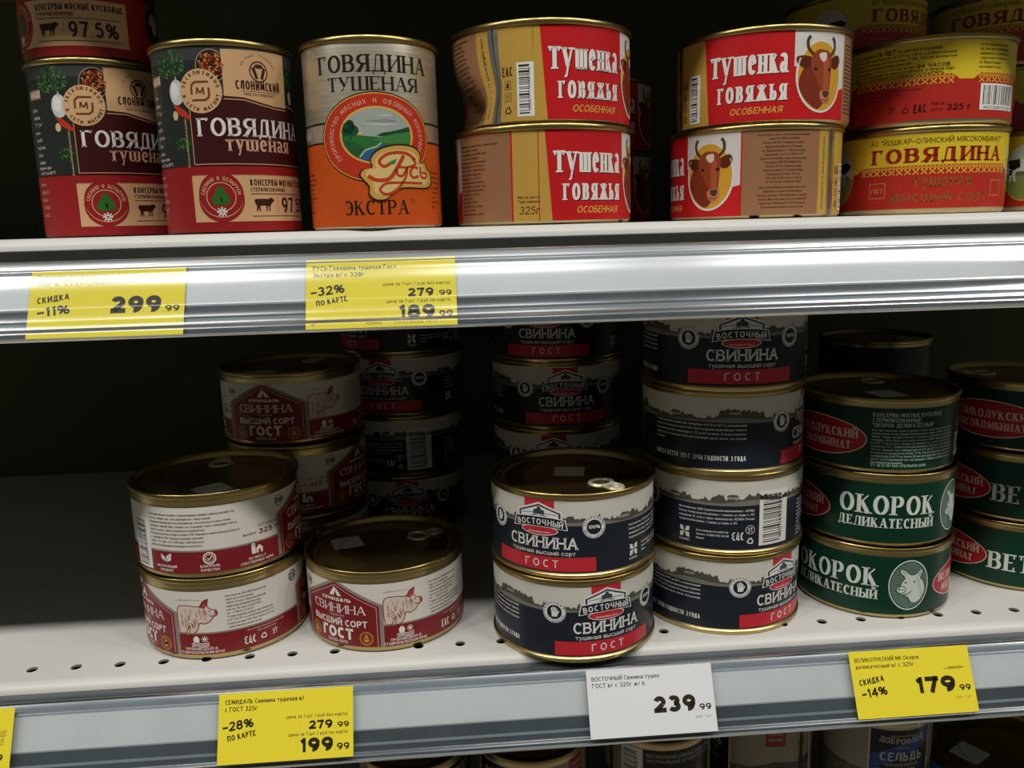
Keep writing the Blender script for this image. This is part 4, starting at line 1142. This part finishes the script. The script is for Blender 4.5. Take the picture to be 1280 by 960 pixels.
TAB, STICKER = tab_mesh(), sticker_mesh()
DIM = {'tall': (37.1, 96.0), 'red': (51.8, 52.1), 'maroon': (51.3, 52.2), 'navy': (51.4, 50.9), 'green': (49.3, 47.6)}
KIND = {
    'tall_red': (*can_meshes('tall', 37.1, 96, M_GOLD, M_GOLDLID, False, 93), art_tall_red(), 35.9, 96),
    'landscape': (*can_meshes('silver', 37.1, 96, M_SILVER, M_GOLDLID, False, 93), art_landscape(), 35.9, 96),
    'red': (*can_meshes('red', 51.8, 52.1, M_PALEGOLD, M_GOLDLID, False, 48.2), art_red(), 50.6, 52.1),
    'yellow': (*can_meshes('yellow', 51.8, 52.1, M_PALEGOLD, M_GOLDLID, False, 48.2), art_yellow(), 50.6, 52.1),
    'maroon': (*can_meshes('maroon', 51.3, 52.2, M_GOLD, M_GOLDLID, False, 45), art_maroon(), 50.1, 52.2),
    'navy': (*can_meshes('navy', 51.4, 50.9, M_GOLD, M_GOLDLID, True, 47), art_navy(), 50.2, 50.9),
    'green': (*can_meshes('green', 49.3, 47.6, M_GOLD, M_GOLDLID, False, 42.4), art_green(), 48.1, 47.6),
    'ham': (*can_meshes('ham', 49.3, 47.6, M_GOLD, M_GOLDLID, False, 42.4), art_green('ВЕТЧИНА', 'КЛАССИЧЕСКАЯ'), 48.1, 47.6),
    'plain': (*can_meshes('plain', 49.3, 47.6, M_GOLD, M_GOLDLID, False, 42.4), art_plain(), 48.1, 47.6),
    'fish': (*can_meshes('fish', 36, 95, M_PALEGOLD, M_GOLDLID, True, 90), art_fish(), 34.8, 95),
    'blue': (*can_meshes('blue', 51.2, 53, M_GOLD, M_GOLDLID, True, 48), art_blue(), 50.0, 53),
}
_d = dent(16.0, -1.3 + 176 / 50.6, .5, 14, 14)
KIND['red_dented'] = (*can_meshes('dented', 51.8, 52.1, M_PALEGOLD, M_GOLDLID, False, 48.2, _d), art_red(_d), 50.6, 52.1)

# ------------------------------------------------------------------ back panel, floor, shelves with tilted price rails
def plane(name, pts, mat):
    me = mesh_from(name, pts, [(0, 1, 2, 3)], [mat])
    o = link(bpy.data.objects.new(name, me))
    o['kind'] = 'structure'
    return o
def slab(name, lo, hi, mat):
    (x0, y0, z0), (x1, y1, z1) = lo, hi
    V = [(x, y, z) for z in (z0, z1) for x, y in ((x0, y0), (x1, y0), (x1, y1), (x0, y1))]
    F = [(3, 2, 1, 0), (4, 5, 6, 7), (0, 1, 5, 4), (1, 2, 6, 5), (2, 3, 7, 6), (3, 0, 4, 7)]
    o = link(bpy.data.objects.new(name, mesh_from(name, V, F, [mat])))
    o['kind'] = 'structure'
    return o
slab('wall_back', (-1000, 460, -900), (1100, 490, 1000), M_BACK)
slab('floor', (-3000, -3000, -920), (3000, 1000, -900), M_FLOOR)

X0, X1 = -760.0, 860.0
ZU = 251.2
def extrude(profile, mats, fm, x0=X0, x1=X1, closed=True, sharp=30):
    n = len(profile)
    V = [(x0, y, z) for y, z in profile] + [(x1, y, z) for y, z in profile]
    F, M = [], []
    for i in range(n if closed else n - 1):
        j = (i + 1) % n
        F.append((i, n + i, n + j, j)); M.append(fm[i])
    if closed:
        F.append(tuple(range(n))); F.append(tuple(range(2 * n - 1, n - 1, -1))); M += [fm[0], fm[0]]
    return V, F, M

def deck_mesh(edge, holes):
    """shelf sheet with a rounded nose, a recessed flange and one row of round holes; origin at the top of the front edge"""
    e = edge
    nose = [(e + 6 - 6 * math.sin(math.radians(t)), -6 + 6 * math.cos(math.radians(t))) for t in (0, 18, 36, 54, 72, 90)]
    prof = [(40.0, 0.0)] + ([(16.0, 0.0)] if holes else []) + nose + [(e + .4, -6.4), (e + 4.5, -6.8), (e + 5, -34), (e + 30, -34), (e + 30, -32), (455, -32), (455, 0)]
    prof = prof if holes else prof[1:]
    n = len(prof)
    fm = []
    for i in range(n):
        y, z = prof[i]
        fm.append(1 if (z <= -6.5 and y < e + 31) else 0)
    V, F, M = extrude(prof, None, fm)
    if holes:
        del F[0], M[0]
        h0, pitch, hr = -258.9, 25.4, 3.1
        ks = range(-18, 42)
        cells = [(h0 + k * pitch - pitch / 2, h0 + k * pitch + pitch / 2) for k in ks]
        for xa, xb in ((X0, cells[0][0]), (cells[-1][1], X1)):
            b = len(V); V += [(xa, 16, 0), (xb, 16, 0), (xb, 40, 0), (xa, 40, 0)]; F.append((b, b + 1, b + 2, b + 3)); M.append(0)
        N = 24
        for xa, xb in cells:
            cx, cy = (xa + xb) / 2, 28.0
            b = len(V)
            for i in range(N):
                t = 2 * PI * (i + .5) / N
                c, s = math.cos(t), math.sin(t)
                k = min((xb - cx) / max(1e-6, abs(c)), 12 / max(1e-6, abs(s)))
                V += [(cx + hr * c, cy + hr * s, 0), (cx + k * c, cy + k * s, 0), (cx + hr * c, cy + hr * s, -1.4)]
            for i in range(N):
                j = (i + 1) % N
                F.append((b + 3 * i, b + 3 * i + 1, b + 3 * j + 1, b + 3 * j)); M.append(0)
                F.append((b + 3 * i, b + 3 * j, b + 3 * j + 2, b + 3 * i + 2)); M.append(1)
            for sx, sy in ((1, 1), (-1, 1), (-1, -1), (1, -1)):     # corner gussets of each cell
                q = sorted(range(N), key=lambda i: math.hypot(V[b + 3 * i + 1][0] - (cx + sx * (xb - cx)), V[b + 3 * i + 1][1] - (cy + sy * 12)))[:2]
                V.append((cx + sx * (xb - cx), cy + sy * 12, 0))
                i, j = sorted(q)
                if j - i > 1: i, j = j, i
                F.append((b + 3 * i + 1, len(V) - 1, b + 3 * j + 1)); M.append(0)
    return mesh_from('shelf_deck', V, F, [M_SHELF, M_SHELFSHADE], M, sharp=30)

DS, DN_ = (-.4400, -.8980), (-.8980, .4400)       # along the rail face (downwards) and out of it, in the y-z plane
def railpt(T, s, off):
    return (T[0] + DS[0] * s + DN_[0] * off, T[1] + DS[1] * s + DN_[1] * off)
RAIL_LEN = 42.0
def rail_meshes(T, flange_y):
    f = [(0, 0, 1), (6.2, 0, 1), (7.0, .5, 0), (25.2, .5, 0), (26, 0, 2), (32.5, 0, 1), (34, 0, 2), (40.6, 0, 1), (41.6, .6, 1), (41.6, -1.4, 1), (1.2, -1.4, 2)]
    prof = [railpt(T, s, o) for s, o, c in f] + [(flange_y, T[1] - 2.2), (flange_y, T[1] - .6)]  # web back to the flange, coloured dark to read as the shaded gap
    fm = [c for s, o, c in f] + [2, 2]
    V, F, M = extrude(prof, None, fm)
    rail = mesh_from('price_rail', V, F, [M_RAILW, M_RAILG, M_RAILSHADE], M, sharp=20)
    outer = [(-.6, .6), (0, 1.9), (.8, 2.5), (4.6, 2.7), (5.4, 2.85), (6.0, 3.15), (6.6, 3.2), (7.3, 3.0), (8.0, 2.9)]
    outer += [(8 + 17 * t / 8, 2.9 + 1.0 * math.sin(PI * t / 8)) for t in range(1, 9)]
    outer += [(26.0, 3.0), (26.8, 3.05), (27.8, 2.8), (32.2, 2.8), (33, 2.98), (33.8, 2.8), (36.4, 2.85), (37.2, 3.2), (38.2, 3.85), (39.2, 4.2), (40.2, 4.2), (41.2, 3.6), (42, 2.3), (42.4, .9)]
    inner = [(s, o - .5) for s, o in outer[::-1]]
    prof = [railpt(T, s, o) for s, o in outer + inner]
    no = len(outer)
    V, F, M = extrude(prof, None, [0] * (no - 1) + [1] * (len(prof) - no + 1))
    cover = mesh_from('rail_cover', V, F, [M_CLEAR, M_CLEAR_IN], M, sharp=60)
    return rail, cover

def shelf(z, edge, T, label, holes=True):
    t = thing('display_shelf', label, 'shelf', (0, 0, z), 0, 'gondola shelves with price rails')
    child('shelf_deck', deck_mesh(edge, holes), t)
    rail, cover = rail_meshes(T, edge + 4.8)
    rl = child('price_rail', rail, t)
    rl['label'] = 'grey plastic price rail under a clear cover'
    child('rail_cover', cover, rl)['label'] = 'clear plastic strip with ridges'
    return t
T_UP, T_LO = (-6.0, -12.2), (-1.5, -4.6)
shelf(ZU, 0, T_UP, 'white metal shelf carrying the tall and red cans, upper one in view')
shelf(0, 9, T_LO, 'white perforated metal shelf carrying the maroon, navy and green cans')
shelf(-160, 9, T_LO, 'lowest white metal shelf carrying the fish cans', False)
shelf(ZU + 263, 0, T_UP, 'white metal shelf above the tall cans, out of the frame', False)

# ------------------------------------------------------------------ price tags, tucked in the rails
def price_tag(x0, x1, z, T, label, bg, draw, s0=3.4, s1=41.0, off=1.3, group='shelf price tags'):
    w, h = x1 - x0, s1 - s0
    a = Art(); a.STEP = .03
    draw(a, w, h)
    mid = railpt(T, (s0 + s1) / 2, off)
    t = tag(link(bpy.data.objects.new('price_tag', None)), label, 'price tag', group)
    t.empty_display_size = .01
    t.location = Vector(((x0 + x1) / 2, mid[0], z + mid[1])) * U
    def face(u, v, lv, base=.14):
        d = h / 2 - v
        o = base + lv * a.STEP
        return (u - w / 2, DS[0] * d + DN_[0] * o, DS[1] * d + DN_[1] * o), (0, DN_[0], DN_[1])
    c = [face(u, v, 0, o)[0] for o in (0, .13) for u, v in ((0, 0), (w, 0), (w, h), (0, h))]
    F = [(3, 2, 1, 0), (4, 5, 6, 7), (0, 1, 5, 4), (1, 2, 6, 5), (2, 3, 7, 6), (3, 0, 4, 7)]
    child('card', mesh_from('card', c, F, [ink(bg, .55)]), t)
    child('print', a.flat('print', face), t)

K = '#2f2a1c'
def tag_two(l1, l2, pct, p1, p2, tail=True):
    def d(a, w, h):
        a.text(l1, 3.4, h - 6.0, 2.5, K, 0, 'l', width=min(w * .66, len(l1) * 1.62), wt=.17)
        a.text(l2, 3.4, h - 9.8, 2.5, K, 0, 'l', width=len(l2) * 1.62, wt=.17)
        a.text(pct, 2.6, h - 20.5, 5.0, K, 0, 'l', width=17, wt=.21, rot=7, shear=.06, space=.1)
        a.text('ПО КАРТЕ', 5.4, h - 25.4, 3.0, K, 0, 'l', width=15.6, wt=.2, rot=9)
        a.text('цена за 1 шт / руб без карты', w - 3.2, h - 15.4, 1.9, K, 0, 'r', width=34, wt=.14)
        a.text(p1, w - 11.6, h - 21.6, 4.6, K, 0, 'r', width=13, wt=.26); a.text('.99', w - 2.4, h - 21.5, 3.0, K, 0, 'r', width=7.4, wt=.22)
        a.text('цена за 1 шт / руб по карте', w - 3.2, h - 24.8, 1.9, K, 0, 'r', width=32.5, wt=.14)
        a.text(p2, w - 11.2, h - 33.4, 7.4, K, 0, 'r', width=18.5, wt=.28); a.text('.99', w - 2.2, h - 33.2, 3.6, K, 0, 'r', width=8, wt=.22)
        if tail:
            a.rect(3, 4.6, 2.0, 3.6, K, 0); a.rect(3.3, 4.3, 2.3, 3.3, YEL, 1)
            a.text('РОБЧИНСК', 30, 1.6, 1.3, K, 0, 'l', width=8, wt=.12); a.text('03.10.2024 15:17', 44, 1.6, 1.3, K, 0, 'l', width=22, wt=.12)
    return d
def tag_one(l1, l2, pct, p, old=None, unit=True):
    def d(a, w, h):
        a.text(l1, 3.0, h - 6.2, 2.4, K, 0, 'l', width=min(w * .72, len(l1) * 1.72), wt=.15)
        a.text(l2, 3.0, h - 9.9, 2.4, K, 0, 'l', width=len(l2) * 1.62, wt=.15)
        if pct:
            a.text('СКИДКА', 4, h - 19.4, 3.4, K, 0, 'l', width=15.4, wt=.2, rot=8, shear=.05)
            a.text(pct, 4.6, h - 26.4, 5.0, K, 0, 'l', width=15.6, wt=.21, rot=6, space=.1)
        a.text(p, w - 11.4, h - 25.4, 9.0, K, 0, 'r', width=24.5, wt=.29); a.text('.99', w - 2.4, h - 25.2, 3.4, K, 0, 'r', width=8, wt=.22)
        if old:
            a.text(old, w - 6, h - 13.2, 1.9, K, 0, 'r', width=8, wt=.12); a.line([(w - 17, h - 12.4), (w - 4, h - 12.2)], .3, K, 1)
        if unit:
            a.text('руб / шт', w - 3, h - 29.4, 1.6, '#7d7440', 0, 'r', width=9, wt=.12)
    return d
YEL, WHT = '#e2cf2e', '#d6d6d6'
price_tag(-209.9, -134.5, ZU, T_UP, 'yellow price tag reading 299 under the tall dark red cans', YEL, tag_one('Говядина тушеная высший сорт', '338г ж/ б с кл (Слонимский)', '-11%', '299', unit=False))
price_tag(-74.7, 1.2, ZU, T_UP, 'yellow price tag reading 279 and 189 under the silver and orange can', YEL, tag_two('РУСЬ Говядина тушеная Гост', 'Экстра в/ с 338г', '-32%', '279', '189'))
def tag_cut(a, w, h):
    for k in range(6):
        a.text('234 509', w - 5.6 + k % 2 * 1.8, h - 16 + k * .2, 1.6, K, 0, rot=78, width=8, wt=.12) if k < 2 else None
    a.text('.99', w - 4, 10, 3.4, K, 0, 'r', width=8, wt=.22)
price_tag(-327, -252.2, 0, T_LO, 'yellow price tag cut off by the left edge of the photo', YEL, tag_cut, 1.2, 38.4, off=4.3)
price_tag(-141.0, -66.4, 0, T_LO, 'yellow price tag reading 279 and 199 under the maroon and white cans', YEL, tag_two('СЕМИДАЛЬ Свинина тушеная в/', 'с ГОСТ 325г', '-28%', '279', '199', False), 1.2, 38.4, off=4.3)
price_tag(67.4, 141.2, 0, T_LO, 'white price tag reading 239 under the front navy cans', WHT, tag_one('ВОСТОЧНЫЙ Свинина тушен', 'ГОСТ в/ с 325г ж/ б', None, '239'), 1.2, 38.4, off=4.3)
price_tag(224.6, 297.8, 0, T_LO, 'yellow price tag reading 179 under the green cans', YEL, tag_one('ВЕЛИКОЛУКСКИЙ МК Окорок', 'деликатесный в/ с 325г', '-14%', '179', '209.99'), 0.2, 37.6, off=4.3)

# ------------------------------------------------------------------ the cans
NAMES = {'tall_red': 'tall_can', 'landscape': 'tall_can', 'fish': 'fish_can', 'blue': 'fish_can'}
def can(kind, x, y, z, shift, label, group, tab=None, stick=None):
    body, lid, lab, r, H = KIND[kind]
    rz = shift / r
    t = thing(NAMES.get(kind, 'meat_can'), label, 'can', (x, y, z), rz, group)
    child('body', body, t)
    child('label', lab, t)
    ld = child('lid', lid, t)
    if tab is not None:
        a = math.radians(tab)
        p = 31.0 if r > 45 else 20.0
        child('ring_pull', TAB, ld, (p * math.sin(a), -p * math.cos(a), H - 3.3), a).rotation_euler = (0, 0, a)
    if stick:
        child('sticker', STICKER, ld, (stick[0], stick[1], H - 3.32), math.radians(stick[2]))['label'] = 'small white sticker on the lid'
    # lid details keep their place on the lid while the label turns
    for c in t.children: pass
    ld.rotation_euler = (0, 0, -rz)
    return t

g1 = 'tall dark red beef cans'
can('tall_red', -203.7, 81.1, ZU, 9.0, 'leftmost tall dark red can on the shelf, another standing on it', g1)
can('tall_red', -203.7, 81.1, ZU + 96, -32.4, 'tall dark red can stacked on the leftmost one, cut off by the top', g1)
can('tall_red', -120.6, 41.2, ZU, 0, 'tall dark red can next to the silver and orange can, nothing on its lid', g1)
can('landscape', -41.1, 37.2, ZU, 4.6, 'tall silver and orange can with a round valley picture', None)
g2 = 'red stew cans with a cow portrait'
can('red', 55, 55.3, ZU, -3.5, 'undented red and gold can under the dented one, brown panel at left', g2)
can('red_dented', 55, 56.3, ZU + 52.1, -176.0, 'dented red and gold can on the stack right of the silver and orange can', g2)
can('red', 189.5, 76, ZU, -111.6, 'red can showing a cow portrait and brown text panel, bottom of its stack', g2)
can('red', 193.0, 76, ZU + 52.1, -222.5, 'red can lettered left of its cow portrait, top of the stack beside the yellow cans', g2)
can('red', 108, 225, ZU, -20, 'shadowed red can behind the gap between the two red stacks, lower one', g2)
can('red', 108, 225, ZU + 52.1, -15, 'shadowed red can behind the gap between the two red stacks, upper one', g2)
g3 = 'yellow and red beef cans'
can('yellow', 310.5, 101.2, ZU, -14, 'yellow and red can with its large title facing out, bottom of the front stack', g3)
can('yellow', 310.5, 100.4, ZU + 52.1, -160, 'yellow and red can with small print and barcode facing out, top of the front stack', g3)
can('yellow', 416, 101, ZU, 12, 'yellow can showing a black and white cow, at the right edge of the photo', g3)
for n, (s1, s2) in enumerate(((0, 60), (90, 100), (30, -25))):
    w = ('bottom', 'middle', 'top')[n]
    can('yellow', 314, 210, ZU + 52.1 * n, s1, w + ' yellow can of the dim stack behind the upper red cow can', g3)
    can('yellow', 433, 210, ZU + 52.1 * n, s2, w + ' yellow can of the dim stack at the top right corner', g3)

g4 = 'maroon and white pork cans'
can('maroon', -155.6, 76, 0, -47, 'maroon and white can with the pig picture, bottom of the left front stack', g4)
can('maroon', -155.6, 74.8, 52.2, 79.8, 'maroon and white can with small print facing out, top of the left front stack', g4, 188, (6, -30, 40))
can('maroon', -52.0, 72.5, 0, -28.4, 'single maroon and white can with pig picture, standing alone under no other can', g4, 122, (-25, 8, 18))
can('maroon', -123.5, 175.6, 0, 20, 'bottom maroon can of the dim stack behind the left front stack', g4)
can('maroon', -122.6, 175.2, 52.2, 58.8, 'middle maroon can of the dim stack behind the left front stack', g4)
can('maroon', -124, 175.4, 104.4, -10.5, 'topmost dim maroon can, badge facing out, behind the left front stack', g4, 150, (-17, -25, 40))
g5 = 'navy pork cans'
for n, (dx, dy, s, w) in enumerate(((-48.8, 266.5, 4, 'bottom'), (-47.8, 266.5, -100.5, 'second from bottom'), (-46.5, 267.8, -16, 'second from top'), (-48, 265.2, -46.2, 'top'))):
    can('navy', dx, dy, 50.9 * n, s, 'dim navy can in the rear stack by the maroon cans, ' + w, g5)
for n, (dx, dy, s, w) in enumerate(((78, 199, 0, 'bottom'), (78, 199, -8.5, 'second from bottom'), (78.3, 199.6, .7, 'second from top'), (78, 198, -13.8, 'top'))):
    can('navy', dx, dy, 50.9 * n, s, 'dim navy can in the stack behind the front navy pair, ' + w, g5)
can('navy', 68.2, 47.4, 0, 12.9, 'navy can at the shelf edge, lower one of the front pair', g5)
can('navy', 68.6, 49.3, 50.9, -26.6, 'navy can with bare lid and ring pull on top of the front pair', g5, 35, (-.8, 5.4, -11))
for n, (dx, dy, s, w) in enumerate(((169.6, 68.4, 28.2, 'bottom can, crest at its right edge'), (171.0, 70.0, -97.3, 'second can up, barcode facing out'), (169.7, 69.8, 53.9, 'third can up, small print facing out'), (170.1, 69.1, -5.7, 'top can, crest under the rail'))):
    can('navy', dx, dy, 50.9 * n, s, 'navy four can stack next to the green cans, ' + w, g5)
g6 = 'green pork cans'
can('green', 277.2, 72.4, 0, -48.2, 'green can with the whole pig portrait, bottom of the front green stack', g6)
can('green', 276.6, 72.7, 47.6, -14.5, 'green can with its full white title, middle of the front green stack', g6)
can('green', 274.9, 72.2, 95.2, -159.5, 'green can with small print facing out, top of the front green stack', g6, 160, (-2, -16, 8))
for n, (s, w) in enumerate(((-9, 'bottom'), (-10, 'middle'), (17, 'top, red oval facing out'))):
    can('ham', 393.9, 94.8, 47.6 * n, s, 'green can in the stack at the right edge, ' + w, 'green ham cans', -125 if n == 2 else None)
for n, w in enumerate(('bottom', 'middle', 'top')):
    can('plain', 392, 300, 47.6 * n, 30 * n, 'almost black green can far behind the front green stack, ' + w, 'dark cans far back', 60 if n == 2 else None)
g7 = 'beige fish cans'
for x, y, s, w in ((-37, 36, -78, 'beige fish can with red square at left, peeking out below the 199 price tag'),
                   (38, 36, -22, 'beige fish can with blue panel at left, between the 199 and 239 price tags'),
                   (122, 45, -112, 'beige fish can with barcode at left, below the 239 price tag'),
                   (197, 60, -52, 'beige fish can with red square and lighthouse, right of the white price tag'),
                   (275, 50, 0, 'fish can with black and blue front panel, below the 179 price tag')):
    can('fish', x, y, -160, s, w, g7, 180)
can('blue', 362, 39, -160, 0, 'flat blue can with a dark lid and square sticker at the lower right corner', None, 60, (-24, 2, -60))
